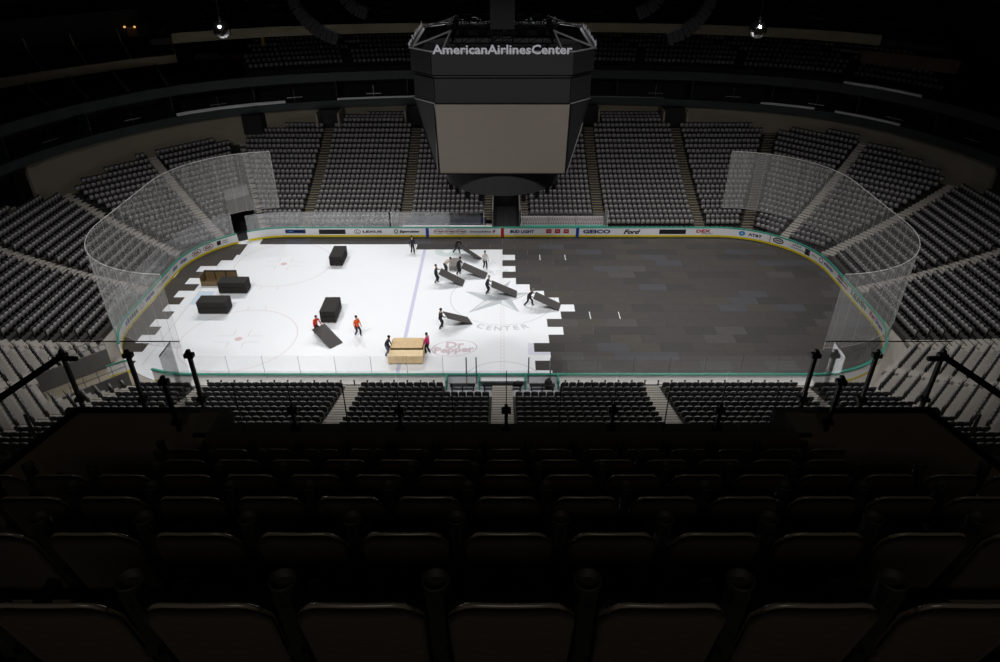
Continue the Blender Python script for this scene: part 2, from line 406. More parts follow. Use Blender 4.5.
ad('black script Ford lettering', [('t', 'black', 'Ford', 13.4, .60, 1.75, .50, .35)])
ad('plain black rectangle right of the script lettering', [('r', 'black', 17.6, .60, 2.75, .52)])
ad('red DEX lettering over a thin line', [('t', 'red', 'DEX', 20.8, .68, 1.5, .36), ('r', 'grey', 21.2, .38, 1.2, .06)])
ad('AT&T lettering with a blue globe', [('o', 'sky', 24.7, .62, .32, .27, .22), ('t', 'black', 'AT&T', 26.0, .60, 1.35, .3)])
ad('blue rectangle with pale line', [('r', 'panelblue', -21.4, .64, 2.1, .42), ('r', 'sky', -21.4, .64, 1.5, .10)])
ad('plain black rectangle left of the LEXUS sign', [('r', 'black', -17.6, .60, 2.75, .52)])
ad('black LEXUS lettering with oval emblem', [('o', 'black', -15.0, .62, .34, .24, .06), ('t', 'black', 'L', -15.0, .62, .2, .2), ('t', 'black', 'LEXUS', -13.45, .62, 2.0, .26)])
ad('Jagermeister lettering with a small stag emblem', [('o', 'green', -11.0, .64, .22, .24, .1), ('t', 'black', 'Jägermeister', -9.6, .60, 2.1, .36)])
ad('three maroon Dr Pepper ovals', sum([[('o', 'maroon', -6.55 + 1.15 * i, .62, .56, .26, .04), ('t', 'maroon', 'Dr Pepper', -6.55 + 1.15 * i, .62, .9, .26)] for i in range(3)], []))
ad('grey AmericanAirlines lettering with tail emblem', [('t', 'grey', 'AmericanAirlines', -2.3, .62, 2.2, .22), ('r', 'red', -.95, .6, .1, .3), ('r', 'blue', -.82, .68, .1, .26)])
# right end boards
def word(ink, s, z, wd, ht, n):      # lettering too small to read in the place: a row of short strokes
    return [('r', ink, s - wd / 2 + wd * (i + .5) / n, z + (.03 if i % 3 == 1 else 0), wd / n * .72, ht * (1 if i % 3 else .82)) for i in range(n)]
ad('dark oval emblem on the right corner boards', [('o', 'black', 28.35, .62, .55, .30, .13), ('r', 'grey', 28.35, .62, .6, .16)])
ad('two short dark lines', word('grey', 30.35, .74, 1.0, .16, 5) + word('grey', 30.5, .48, 1.6, .1, 9))
ad('small dark square emblem', [('r', 'black', 31.65, .62, .62, .60), ('o', 'white', 31.65, .62, .2, .2, .05)] + word('grey', 32.6, .6, .7, .1, 4))
ad('purple emblem with navy lettering', [('o', 'purple', 33.6, .64, .3, .26, .07)] + word('navy', 35.0, .60, 1.8, .26, 7))
ad('two maroon lines of lettering', word('maroon', 38.05, .78, 2.2, .2, 9) + word('maroon', 38.0, .46, 2.3, .2, 10))
ad('dark green 7-ELEVEN lettering', [('t', 'green', '7-ELEVEN', 41.25, .62, 2.9, .5)])
ad('red and blue PetSmart lettering', [('t', 'red', 'Pet', 43.95, .64, 1.0, .44), ('t', 'blue', 'Smart', 45.35, .60, 1.6, .42)])
mbk = [('r', 'maroon', 27.5, .6, .07, .76)]
ad('thin maroon upright line', mbk)
# left end boards (s runs towards the far side)
ad('dark and blue lettering near the left end', word('blue', -44.9, .6, .8, .44, 2) + word('green', -43.7, .6, 1.5, .40, 4))
ad('blue lettering on the left end boards', [('o', 'grey', -42.15, .62, .3, .25, .05)] + word('blue', -40.6, .62, 1.7, .30, 7))
ad('pale grey lettering on the left end boards', word('grey', -37.95, .62, 2.2, .14, 10))
ad('two blue words on the left corner boards', word('blue', -35.25, .60, .9, .32, 4) + word('blue', -33.65, .62, 1.0, .32, 4))
ad('two maroon KIA ovals', sum([[('o', 'maroon', s, .62, .58, .30, .06), ('t', 'maroon', 'KIA', s, .62, .7, .28)] for s in (-31.8, -30.35)], []))
ad('dark square emblem beside small lettering', [('r', 'black', -29.15, .64, .42, .44)] + word('grey', -28.5, .7, .6, .1, 4) + word('grey', -28.5, .5, .6, .1, 4))
for s, ink, nm in ((-7.77, 'blue', 'blue line marker'), (7.77, 'blue', 'blue line marker'), (0, 'red', 'red line marker')):
    mb = MB(); p = [bpath(s - .16), bpath(s + .16)]
    mb.sweep(p, [(-.03, .03), (-.03, 1.0), (0, 1.0), (0, .03)])
    mb.build('line_marker', INK[ink], boards)
gp = MB().sweep(brange(-27.3, -26.1, .4), [(-.01, 0), (-.01, .06), (.3, .06), (.3, 0)]).build('gate_threshold', WHITE, boards)

# ------------------------------------------------------------------ rink glass and nets
def glass_run(label, s0, s1, z1, m, step=2.44, posts=True, pm=STEEL):
    g = thing('rink_glass', label, 'rink glass')
    n = max(1, round((s1 - s0) / step))
    for i in range(n):
        a = s0 + (s1 - s0) * i / n; b = s0 + (s1 - s0) * (i + 1) / n
        MB().sweep([bpath(a + .012, .05)] + [bpath(a + (b - a) * k / 4, .05) for k in (1, 2, 3)] + [bpath(b - .012, .05)], [(0, 1.09), (0, z1), (.014, z1), (.014, 1.09)]).build('glass_pane', m, g)
        if posts:
            q, nn = bpath(a, .055); MB().tube([(q.x, q.y, 1.09), (q.x, q.y, z1)], .014, 6).build('glass_post', pm, g)
    return g
glass_run('clear glass along the near boards left of the player benches', near_s(-4.2), near_s(-SX), 2.6, GLASS)
glass_run('clear glass along the near boards right of the player benches', near_s(SX), near_s(4.2), 2.6, GLASS)
glass_run('tall curved glass round the right end of the rink', 27.0, near_s(SX), 3.2, GLASS, posts=False)
glass_run('tall curved hazy glass round the left end of the rink', gate1, PER - 27.4, 3.2, GLASSF)
glass_run('hazy glass along the far boards left of the penalty boxes', -26.1, -11.6, 2.75, GLASSF)
NETZ0, NETZ1 = 3.25, 9.0
def net(label, s0, s1):
    g = thing('safety_net', label, 'netting')
    n = int((s1 - s0) / .5); path = []
    for i in range(n + 1):
        s = s0 + (s1 - s0) * i / n; path.append(bpath(s, .05 + .035 * math.sin(i * 2.1) + .02 * math.sin(i * .9)))
    MB().sweep(path, [(0, NETZ0), (.0, NETZ1)], closed_prof=False).build('net_curtain', NET, g); nc_ = g.children[0]
    p2 = brange(s0, s1, .7)
    MB().tube([(p.x + q.x * .05, p.y + q.y * .05, NETZ1) for p, q in p2], .022, 6).build('top_cable', CABLE, g)
    MB().tube([(p.x + q.x * .05, p.y + q.y * .05, NETZ0) for p, q in p2], .009, 6).build('bottom_cable', CABLE, g)
    for s in (s0, s1):
        p, q = bpath(s, .05); MB().tube([(p.x, p.y, NETZ0), (p.x, p.y, NETZ1)], .010, 6).build('edge_cable', CABLE, g)
    fold = MB()
    for i in range(0, n, 2):
        p, q = bpath(s0 + (s1 - s0) * (i + random.random()) / n, .03); fold.tube([(p.x, p.y, NETZ0), (p.x, p.y, NETZ1)], .011, 4)
    fold.build('net_seam', SEAM, nc_)
net('white safety net hanging round the right end of the rink', 22.3, near_s(22.3))
net('white safety net hanging round the left end of the rink', near_s(-22.3), PER - 22.6)

# ------------------------------------------------------------------ lower bowl
FN = {'S_far': (0, 1), 'C_fr': (.70711, .70711), 'E_r': (1, 0), 'C_nr': (.70711, -.70711), 'S_near': (0, -1), 'C_nl': (-.70711, -.70711), 'E_l': (-1, 0), 'C_fl': (-.70711, .70711)}
ORDER = ['S_far', 'C_fr', 'E_r', 'C_nr', 'S_near', 'C_nl', 'E_l', 'C_fl']
FD = {'S': HW, 'C': 26.9, 'E': HL}
NROW = {'S_far': 23, 'S_near': 13, 'C_fr': 22, 'C_fl': 21, 'C_nr': 17, 'C_nl': 17, 'E_r': 19, 'E_l': 17}
ROWD = .83
def oi(i): return 1.3 + ROWD * i
def zi(i, f=''):
    if i > 20: return zi(20) + .14 * (i - 20)
    return .40 + .21 * i + .005 * i * i + (.42 if f == 'S_near' else 0)
def tang(f): n = FN[f]; return (n[1], -n[0])
def fpt(f, o, u):
    n = FN[f]; t = tang(f); d = FD[f[0]] + o; return (n[0] * d + t[0] * u, n[1] * d + t[1] * u)
def kink_u(f, o, nxt):
    k = ORDER.index(f); g = ORDER[(k + (1 if nxt else -1)) % 8]
    n1, n2 = FN[f], FN[g]; d1 = FD[f[0]] + o; d2 = FD[g[0]] + o
    det = n1[0] * n2[1] - n1[1] * n2[0]
    x = (d1 * n2[1] - d2 * n1[1]) / det; y = (n1[0] * d2 - n2[0] * d1) / det
    t = tang(f); return x * t[0] + y * t[1]
def octagon(S, C, E):
    ds = {'S_far': S, 'S_near': S, 'C_fl': C, 'C_nl': C, 'C_fr': C + 2.2, 'C_nr': C + 2.2, 'E_l': E, 'E_r': E + 1.2}; out = []
    for k in range(8):
        f, g = ORDER[k], ORDER[(k + 1) % 8]; n1, n2 = FN[f], FN[g]; d1, d2 = ds[f], ds[g]
        det = n1[0] * n2[1] - n1[1] * n2[0]
        out.append(Vector(((d1 * n2[1] - d2 * n1[1]) / det, (n1[0] * d2 - n2[0] * d1) / det)))
    return out
def chaikin(p, it=3):
    for _ in range(it):
        q = []
        for i in range(len(p)):
            a, b = p[i], p[(i + 1) % len(p)]; q += [a.lerp(b, .25), a.lerp(b, .75)]
        p = q
    return p
def ring_path(S, C, E, keep):
    """smooth closed ring, cut to the points that satisfy keep(x, y), each with its outward normal"""
    p = []
    base = chaikin(octagon(S, C, E))
    for i in range(len(base)):
        a, b = base[i], base[(i + 1) % len(base)]; n = max(1, int((b - a).length / 1.0))
        p += [a.lerp(b, k / n) for k in range(n)]
    n = len(p); out = []
    ok = [keep(v.x, v.y) for v in p]
    st = next((i for i in range(n) if ok[i] and not ok[i - 1]), 0)
    for k in range(n):
        i = (st + k) % n
        if not ok[i]: break
        d = (p[(i + 1) % n] - p[i - 1]).normalized(); out.append((p[i], Vector((-d.y, d.x))))
    return out
RING = chaikin(octagon(34.6, 43.6, 46.6))
def inside(x, y, poly=RING):
    c = False; n = len(poly)
    for i in range(n):
        a, b = poly[i], poly[i - 1]
        if (a.y > y) != (b.y > y) and x < (b.x - a.x) * (y - a.y) / (b.y - a.y) + a.x: c = not c
    return c
def aisles(f):
    if f == 'S_far': return [(-20.8, 1.1), (-10.35, 1.1), (-1.45, 1.0), (2.25, 1.0), (10.35, 1.1), (20.8, 1.1)]
    if f == 'S_near': return [(-20.8, 1.1), (-10.35, 1.2), (-.0, 1.4), (10.35, 1.2), (20.8, 1.1)]
    if f[0] == 'C': return [(12.0 if f in ('C_fr', 'C_nl') else -12.0, .95)]
    return [(-.8 if f == 'E_r' else .8, 1.1)]
TUN_C = (-.95, 1.75)             # far centre tunnel, first nine rows
def gaps(f, i):
    if f == 'S_far' and i < 9: return [TUN_C]
    if f == 'C_fl' and i < 6: k = kink_u(f, oi(i), True); return [(k - 2.9, k - .1)]
    if f == 'C_nl' and i < 6: return [(9.2, 13.4)]
    return []
def row_ranges(f, i):
    o = oi(i) + .4; a, b = kink_u(f, o, False), kink_u(f, o, True)
    while a < b and not inside(*fpt(f, o + .5, a)): a += .2
    while b > a and not inside(*fpt(f, o + .5, b)): b -= .2
    if b - a < .6: return []
    if f == 'S_far' and i >= 20: return [(-19.3, -11.9), (-8.8, -1.5), (2.3, 8.8), (11.9, 19.3)]
    rs = [(a, b)]
    for g in gaps(f, i):
        nr = []
        for r in rs:
            if g[1] <= r[0] or g[0] >= r[1]: nr.append(r)
            else:
                if g[0] > r[0]: nr.append((r[0], g[0]))
                if g[1] < r[1]: nr.append((g[1], r[1]))
        rs = nr
    if f == 'S_far' and i < 2:
        rs = [r for q in rs for r in ([q] if q[1] <= -10.35 or q[0] >= 10.9 else [(q[0], -10.35)] if q[0] < -10.35 else [(10.9, q[1])] if q[1] > 10.9 else [])]
    if f == 'S_near' and i < 2:
        rs = [(a, -4.0), (4.0, b)]
    return rs
seat_list = []                     # (x, y, z, facing, facet, row, block, n)
for f in ORDER:
    mb = MB()
    for i in range(NROW[f]):
        z = zi(i, f); zp = zi(i - 1, f) if i else 0
        o0, o1 = oi(i), oi(i + 1)
        for (a, b) in row_ranges(f, i):
            ka, kb = kink_u(f, oi(i) + .4, False), kink_u(f, oi(i) + .4, True)
            a0 = kink_u(f, o0, False) if abs(a - ka) < 1e-6 else a; a1 = kink_u(f, o1, False) if abs(a - ka) < 1e-6 else a
            b0 = kink_u(f, o0, True) if abs(b - kb) < 1e-6 else b; b1 = kink_u(f, o1, True) if abs(b - kb) < 1e-6 else b
            P = [fpt(f, o0, a0), fpt(f, o0, b0), fpt(f, o1, b1), fpt(f, o1, a1)]
            zb = 0 if gaps(f, i) or i < 3 else zp - .1
            mb.add([(*P[0], zb), (*P[1], zb), (*P[0], z), (*P[1], z), (*P[2], z), (*P[3], z), (*P[2], zb), (*P[3], zb)],
                   [(0, 1, 3, 2), (2, 3, 4, 5), (1, 6, 4, 3), (0, 2, 5, 7)])
    structure(mb.build('bowl_terrace', {'S_near': CONC, 'C_nl': CONL, 'C_nr': CONL, 'E_l': CONC, 'E_r': CONC}.get(f, CONK)))
    # seats
    n_ = FN[f]; face = math.atan2(-n_[1], -n_[0]) + PI / 2       # template faces -Y
    for i in range(NROW[f]):
        o = oi(i) + .42
        for (a, b) in row_ranges(f, i):
            cuts = []
            for (c, wd) in aisles(f): cuts.append((c - wd / 2, c + wd / 2))
            ka, kb = kink_u(f, o, False), kink_u(f, o, True)
            a_ = max(a, ka + .75); b_ = min(b, kb - .75)
            segs = [(a_, b_)]
            for g in cuts:
                ns = []
                for s_ in segs:
                    if g[1] <= s_[0] or g[0] >= s_[1]: ns.append(s_)
                    else:
                        if g[0] > s_[0]: ns.append((s_[0], g[0]))
                        if g[1] < s_[1]: ns.append((g[1], s_[1]))
                segs = ns
            for (p, q) in segs:
                n = int((q - p) / .515)
                for k in range(n):
                    u = (p + q) / 2 + (k - (n - 1) / 2) * .515; x, y = fpt(f, o, u)
                    if not inside(x + n_[0] * .4, y + n_[1] * .4): continue
                    seat_list.append((x, y, zi(i, f), face, f, i, round((p + q) / 2, 1), k, n))
    # aisle steps
    asl = [(c, wd) for c, wd in aisles(f)] + [(None, 1.2)]
    for (c, wd) in asl:
        mb = MB()
        for i in range(NROW[f]):
            if f == 'S_far' and i >= 20: continue
            if f == 'S_far' and i < 2 and c is not None and abs(c) < 9: continue
            for h in (0, 1):
                o0 = oi(i) + .415 * h - .18; z1 = zi(i, f) + (0.02 if h == 0 else (zi(i + 1) - zi(i)) * .5); z0 = zi(i, f) - (.25 if h == 0 else 0)
                cc = kink_u(f, o0 + .2, True) if c is None else c
                if c is None and f == 'C_fl': cc += .8
                if not inside(*fpt(f, o0 + .6, cc)): continue
                if c is not None and any(g[0] < c < g[1] for g in gaps(f, i)): continue
                A = [fpt(f, o0 + dx, cc + du) for dx, du in ((0, -wd / 2), (0, wd / 2), (.40, wd / 2), (.40, -wd / 2))]
                mb.hexa([(*A[0], z0), (*A[1], z0), (*A[2], z0), (*A[3], z0), (*A[0], z1), (*A[1], z1), (*A[2], z1), (*A[3], z1)], 0)
                N = [fpt(f, o0 + dx, cc + du) for dx, du in ((-.01, -wd / 2), (-.01, wd / 2), (.06, wd / 2), (.06, -wd / 2))]
                mb.hexa([(*N[0], z1 - .05), (*N[1], z1 - .05), (*N[2], z1 - .05), (*N[3], z1 - .05), (*N[0], z1 + .004), (*N[1], z1 + .004), (*N[2], z1 + .004), (*N[3], z1 + .004)], 1)
        far = f == 'S_far'
        if mb.v: structure(mb.build('aisle_steps', [CONC if far else CONL, TAN if far else NOSE if f == 'S_near' else CONL]))

# the folding bowl seat: backrest shell, folded pan, standard
def rrect(wd, h0, h1, r, n=3, topr=None):
    pts = []
    for (cx, cz, a0) in ((wd / 2 - r, h1 - r, 0), (-wd / 2 + r, h1 - r, PI / 2), (-wd / 2 + r, h0 + r, PI), (wd / 2 - r, h0 + r, 1.5 * PI)):
        for k in range(n): a = a0 + PI / 2 * k / (n - 1); pts.append((cx + r * math.cos(a), cz + r * math.sin(a)))
    return pts
def slab(mb, outline, yf, yb, mi_f, mi_b, mi_s):
    n = len(outline)
    vs = [(x, yf(z), z) for x, z in outline] + [(x, yb(z), z) for x, z in outline]
    mb.add(vs, [tuple(range(n - 1, -1, -1))][::1], mi_f); k = len(mb.v) - 2 * n
    mb.f.append(tuple(range(k + n, k + 2 * n))); mb.m.append(mi_b)
    for i in range(n): mb.f.append((k + i, k + (i + 1) % n, k + n + (i + 1) % n, k + n + i)); mb.m.append(mi_s)
sb = MB()
slab(sb, rrect(.48, .38, .88, .10), lambda z: .10 + (z - .4) * .22, lambda z: .15 + (z - .4) * .22, 1, 1, 1)
slab(sb, rrect(.42, .40, .78, .12), lambda z: -.04 + (z - .4) * .16, lambda z: .06 + (z - .4) * .16, 0, 1, 0)
sb.box(-.23, -.19, -.02, .16, 0, .46, 1); sb.box(.19, .23, -.02, .16, 0, .46, 1)
seat_me = sb.mesh('bowl_seat', [SEATG, SEATB])
def vis(s):
    x, y, D = proj((s[0], s[1], s[2] + .6))
    if not (0 < x < 1000): return None
    lim = 424 if 205 < x < 805 else 403
    if y > lim or D > 60: return None
    return D
cand = sorted([(vis(s), i) for i, s in enumerate(seat_list) if vis(s) is not None])[:300]
chosen = {i for _, i in cand}
BLK = {'S_near': lambda u: ('right outer' if u < -10.4 else 'right inner' if u < 0 else 'left inner' if u < 10.4 else 'left outer'),
       'C_nl': lambda u: 'left corner', 'C_nr': lambda u: 'right corner', 'E_l': lambda u: 'left end', 'E_r': lambda u: 'right end', }
for i in sorted(chosen):
    x, y, z, rz, f, row, blk, k, n = seat_list[i]
    o = bpy.data.objects.new('bowl_seat', seat_me); COL.objects.link(o); o.location = (x, y, z); o.rotation_euler = (0, 0, rz)
    if f == 'S_near':
        b = BLK[f](blk); idx = n - k
        if abs(blk) > 20.8: b = ('right' if blk < 0 else 'left') + ' far outer'
    else: b = BLK.get(f, lambda u: 'end')(blk) + (' inner' if abs(blk) < 12 else ' outer'); idx = n - k
    tag(o, 'black seat %s from left, %s row from the ice, near stand %s block' % (ORD[min(idx, 32)], ORD[row + 1], b), 'seat', 'folding seats of the near lower stand')
bv = np.array(sb.v); nv = len(bv); rest = [s for i, s in enumerate(seat_list) if i not in chosen]
def seat_field(name, base, items, mats, fmat=None):
    bv = np.array(base.v); nv = len(bv); N = len(items)
    ang = np.array([s[3] for s in items]); pos = np.array([s[:3] for s in items])
    c, s_ = np.cos(ang)[:, None], np.sin(ang)[:, None]
    V = np.stack([bv[None, :, 0] * c - bv[None, :, 1] * s_ + pos[:, 0:1], bv[None, :, 0] * s_ + bv[None, :, 1] * c + pos[:, 1:2], bv[None, :, 2] + pos[:, 2:3]], -1).reshape(-1, 3)
    ls = np.array([len(f) for f in base.f]); li = np.concatenate([np.array(f) for f in base.f])
    me = bpy.data.meshes.new(name); me.vertices.add(len(V)); me.vertices.foreach_set('co', V.astype(np.float32).ravel())
    LI = (li[None, :] + (np.arange(N) * nv)[:, None]).ravel(); LS = np.tile(ls, N); ST = np.concatenate([[0], np.cumsum(LS)[:-1]])
    me.loops.add(len(LI)); me.loops.foreach_set('vertex_index', LI.astype(np.int32)); me.polygons.add(len(LS))
    me.polygons.foreach_set('loop_start', ST.astype(np.int32)); me.polygons.foreach_set('material_index', np.tile(np.array(base.m), N).astype(np.int32))
    for m in mats: me.materials.append(m)
    me.update(calc_edges=True); me.validate()
    o = bpy.data.objects.new(name, me); COL.objects.link(o); o['kind'] = 'stuff'; return o
tag(seat_field('lower_bowl_seats', sb, rest, [SEATG, SEATB]), 'rows of grey folding seats filling the lower stands round the rink', 'seats')

# ------------------------------------------------------------------ tunnels, benches and walls of the lower bowl
WALLG = mat('tunnel_wall', (104, 102, 100), 0.8, noise=0.1, nscale=1)
mb = MB(); yb = HW + oi(9)
mb.box(TUN_C[0] - .12, TUN_C[0], HW + .9, yb, 0, 2.6); mb.box(TUN_C[1], TUN_C[1] + .12, HW + .9, yb, 0, 2.6)
structure(mb.build('tunnel_wall', WALLG))
structure(MB().box(TUN_C[0], TUN_C[1], yb, yb + .2, 0, zi(9)).build('tunnel_dark_end', DARK))  # near-black panel stands for the dark depth of the tunnel
structure(MB().box(TUN_C[0], TUN_C[1], HW + .16, yb, -.05, .02).build('tunnel_floor', DARK))
# far left corner tunnel, on the corner facet beside the kink
k0 = kink_u('C_fl', oi(0), True); k8 = kink_u('C_fl', oi(8), True); kt = [(kink_u('C_fl', oi(i), True)) for i in range(10)]
def cquad(o0, ua, o1, ub, wd, z0, z1):
    A = [fpt('C_fl', o0, ua), fpt('C_fl', o0, ua + wd), fpt('C_fl', o1, ub + wd), fpt('C_fl', o1, ub)]
    return [(*p, z0) for p in A] + [(*p, z1) for p in A]
mb = MB(); mb.hexa(cquad(oi(0) - .3, kt[0] - 2.9, oi(6), kt[6] - 2.9, .1, 0, 2.4)); mb.hexa(cquad(oi(0) - .3, kt[0] - .2, oi(6), kt[6] - .2, .1, 0, 2.4))
structure(mb.build('tunnel_wall', WALLG))
mb = MB(); mb.hexa(cquad(oi(2), kt[2] - 2.8, oi(2) + .15, kt[2] - 2.8, 2.6, 2.0, 3.5)); mb.hexa(cquad(oi(2), kt[2] - 2.8, oi(6), kt[6] - 2.8, 2.6, 3.35, 3.5))
structure(mb.build('tunnel_header', WALLG))
structure(MB().hexa(cquad(oi(0) - 1.2, kt[0] - 2.8, oi(6), kt[6] - 2.8, 2.6, -.05, .01)).build('tunnel_floor', DARK))
structure(MB().hexa(cquad(oi(5), kt[5] - 2.8, oi(5) + .1, kt[5] - 2.8, 2.6, 0, 3.4)).build('tunnel_dark_end', DARK))  # near-black again, for the darkness inside the corner tunnel
# near left gate: swung-open board leaf and tunnel walls
gt = thing('rink_gate', 'short white board gate with yellow base swung open at the near left corner', 'gate', (-28.05, -11.6, 0), math.radians(35))
MB().box(-.75, .75, -.05, .05, .22, 1.0).build('gate_leaf', WHITE, gt); MB().box(-.75, .75, -.06, .06, 0.01, .22).build('gate_kick_plate', YEL, gt)
MB().box(-.75, .75, -.07, .07, 1.0, 1.08).build('gate_rail', TEAL, gt)
mb = MB()
for u in (9.2, 13.3):
    A = [fpt('C_nl', 1.2, u), fpt('C_nl', 1.2, u + .1), fpt('C_nl', oi(6), u + .1), fpt('C_nl', oi(6), u)]
    mb.hexa([(*p, 0) for p in A] + [(*p, 1.5) for p in A])
structure(mb.build('tunnel_wall', WALLG))
A = [fpt('C_nl', oi(6), 9.2), fpt('C_nl', oi(6), 13.4), fpt('C_nl', oi(6) + .1, 13.4), fpt('C_nl', oi(6) + .1, 9.2)]
structure(MB().hexa([(*p, 0) for p in A] + [(*p, 1.7) for p in A]).build('tunnel_dark_end', DARK))
A = [fpt('C_nl', .6, 9.2), fpt('C_nl', .6, 13.4), fpt('C_nl', oi(6), 13.4), fpt('C_nl', oi(6), 9.2)]
structure(MB().hexa([(*p, -.06) for p in A] + [(*p, .004) for p in A]).build('tunnel_floor', CONM))
for kk, (uu, side) in enumerate(((9.25, 'right'), (13.35, 'left'))):
    r = thing('crowd_rail', 'grey pipe railing along the %s side of the near left tunnel' % side, 'railing')
    q = [fpt('C_nl', 1.2 + .9 * i, uu) for i in range(5)]
    for z in (1.95, 2.45): MB().tube([(*p, z) for p in q], .025, 6).build('rail_bar', STEEL, r)
    for p in q: MB().tube([(*p, 1.5), (*p, 2.45)], .022, 6).build('rail_post', STEEL, r)
# far penalty boxes
NAVY = mat('navy_cushion', (34, 38, 66), .6, noise=.1, nscale=3); PINKT = mat('pink_check', (190, 172, 176), .7)
def checker(m, c1, c2, sc):
    nt = m.node_tree; b = nt.nodes['Principled BSDF']; ch = nt.nodes.new('ShaderNodeTexChecker'); tc = nt.nodes.new('ShaderNodeTexCoord')
    ch.inputs[1].default_value = (*lin(c1), 1); ch.inputs[2].default_value = (*lin(c2), 1); ch.inputs[3].default_value = sc
    mp = nt.nodes.new('ShaderNodeMapping'); mp.inputs['Rotation'].default_value = (0, PI / 4, 0)
    nt.links.new(tc.outputs['Object'], mp.inputs[0]); nt.links.new(mp.outputs[0], ch.inputs[0]); nt.links.new(ch.outputs[0], b.inputs['Base Color'])
checker(PINKT, (205, 198, 200), (158, 128, 136), 5.5)
structure(MB().box(-10.35, TUN_C[0] - .12, HW + .3, HW + 2.96, -.05, .35).build('box_floor', CONL))
structure(MB().box(TUN_C[1] + .12, 10.9, HW + .3, HW + 2.96, -.05, .35).build('box_floor', CONL))
for (xa, xb, nm) in ((-10.2, -6.0, 'left'), (-5.9, -1.7, 'right')):
    b = thing('penalty_bench', 'navy padded penalty bench on the far side, %s one of two' % nm, 'bench', ((xa + xb) / 2, HW + 1.7, .35)); h = (xb - xa) / 2
    MB().box(-h, h, -.25, .2, .38, .48).build('seat', NAVY, b); MB().hexa([(-h, .18, .45), (h, .18, .45), (h, .26, .45), (-h, .26, .45), (-h, .28, 1.0), (h, .28, 1.0), (h, .36, 1.0), (-h, .36, 1.0)]).build('backrest', NAVY, b)
    for x in np.linspace(-h + .2, h - .2, 4): MB().box(x - .03, x + .03, -.2, .2, 0, .38).build('leg', METAL, b)
for (xa, xb, nm) in ((2.0, 4.8, 'left'), (4.86, 7.7, 'middle'), (7.76, 10.6, 'right')):
    b = thing('covered_bench', 'bench draped in pink and white checked cloth, %s one of three' % nm, 'bench', ((xa + xb) / 2, HW + 1.7, .35)); h = (xb - xa) / 2
    MB().hexa([(-h, -.2, .3), (h, -.2, .3), (h, .3, .3), (-h, .3, .3), (-h, .16, 1.15), (h, .16, 1.15), (h, .3, 1.15), (-h, .3, 1.15)]).build('cloth', PINKT, b)
    MB().box(-h, h, -.3, .32, .0, .3).build('bench_base', METAL, b)
MB_ = MB().box(-10.35, -1.1, HW + .45, HW + .75, .35, 1.0); tag(MB_.build('counter', WHITE), 'long white counter behind the far boards in front of the navy benches', 'counter')
MB_ = MB().box(2.0, 10.8, HW + .45, HW + .75, .35, 1.02); tag(MB_.build('counter', TEAL), 'long teal counter behind the far boards in front of checked benches', 'counter')
gl = thing('rink_glass', 'hazy glass walls round the far penalty boxes', 'rink glass')
for (xa, xb) in ((-11.4, -8.4), (-8.38, -5.4), (-5.38, -2.2), (2.1, 5.0), (5.02, 7.9), (7.92, 10.7)):
    MB().box(xa, xb, HW + .045, HW + .06, 1.09, 2.75).build('glass_pane', GLASSF if xa < -8 else GLASS, gl)
for x in (-11.4, -1.9, 1.95, 10.8): MB().box(x - .01, x + .01, HW + .1, HW + 2.2, 1.09, 2.75).build('glass_pane', GLASSF, gl); MB().tube([(x, HW + .1, 1.05), (x, HW + .1, 2.75)], .025, 6).build('glass_post', WHITE, gl)
# near benches
structure(MB().box(-3.95, 3.95, -HW - 2.95, -HW - .2, -.05, .30).build('bench_floor', mat('bench_floor_pale', (205, 204, 210), .6, noise=.06)))
for xa_, xb_ in ((-22, -4.0), (4.0, 22)): structure(MB().box(xa_, xb_, -HW - 1.12, -HW - .17, -.05, .80).build('board_walkway', mat('pale_concrete', (215, 212, 208), .7, noise=.06, nscale=1)))
for nm, xs_ in (('left', np.arange(-20.6, -4.2, .93)), ('right', np.arange(4.4, 20.8, .93))):
    lp_ = thing('ledge_rail', 'row of short black posts along the white ledge behind the near boards, %s half' % nm, 'posts', (0, -HW - 1.0, .80))
    MB().box(xs_[0] - .1, xs_[-1] + .1, -.03, .03, 0, .03).build('base_strip', METAL, lp_)
    for x in xs_: MB().box(x - .04, x + .04, -.03, .03, .03, .34).box(x - .07, x + .07, -.05, .05, .34, .38).build('post', METAL, lp_)
bw = thing('bench_gates', 'teal framed gates and steel glass posts at the near player benches', 'gate', (0, -HW - .2, .3))
for x in (-3.95, -1.62, 1.62, 3.95): MB().box(x - .06, x + .06, -.75, .06, 0, .79).build('gate_frame', TEAL, bw, label='teal gate frame')
for x in (-2.55, -1.85, 1.85, 3.4): MB().tube([(x, .1, 0.0), (x, .1, 2.2)], .05, 8).build('glass_post', STEEL, bw)
MB().box(-1.55, 1.55, -.42, -.02, .50, .56).build('white_ledge', WHITE, bw)
for (x0, x1, nm) in ((-3.7, -1.9, 'left'), (-1.4, 1.4, 'middle'), (1.9, 3.7, 'right')):
    b = thing('player_bench', 'black player bench behind the near boards, %s one of three' % nm, 'bench', ((x0 + x1) / 2, -HW - .95, .30)); h = (x1 - x0) / 2
    MB().box(-h, h, -.16, .16, .40, .48).build('seat', METAL, b)
    for x in (-h + .15, 0, h - .15): MB().box(x - .04, x + .04, -.14, .14, 0, .40).build('leg', METAL, b)
bg = thing('equipment_bag', 'black equipment bag standing at the right end of the near benches', 'bag', (3.25, -HW - .62, .3))
smooth(MB().lathe([(.02, 0), (.24, .02), (.3, .2), (.27, .5), (.15, .66), (.03, .68)], n=14).build('bag_body', DARK, bg)); MB().tube([(-.12, 0, .6), (-.08, 0, .8), (.08, 0, .8), (.12, 0, .6)], .02, 6).build('bag_handle', METAL, bg)
bg2 = thing('equipment_bag', 'low black bag lying at the right end of the middle bench', 'bag', (1.1, -HW - .95, .78))
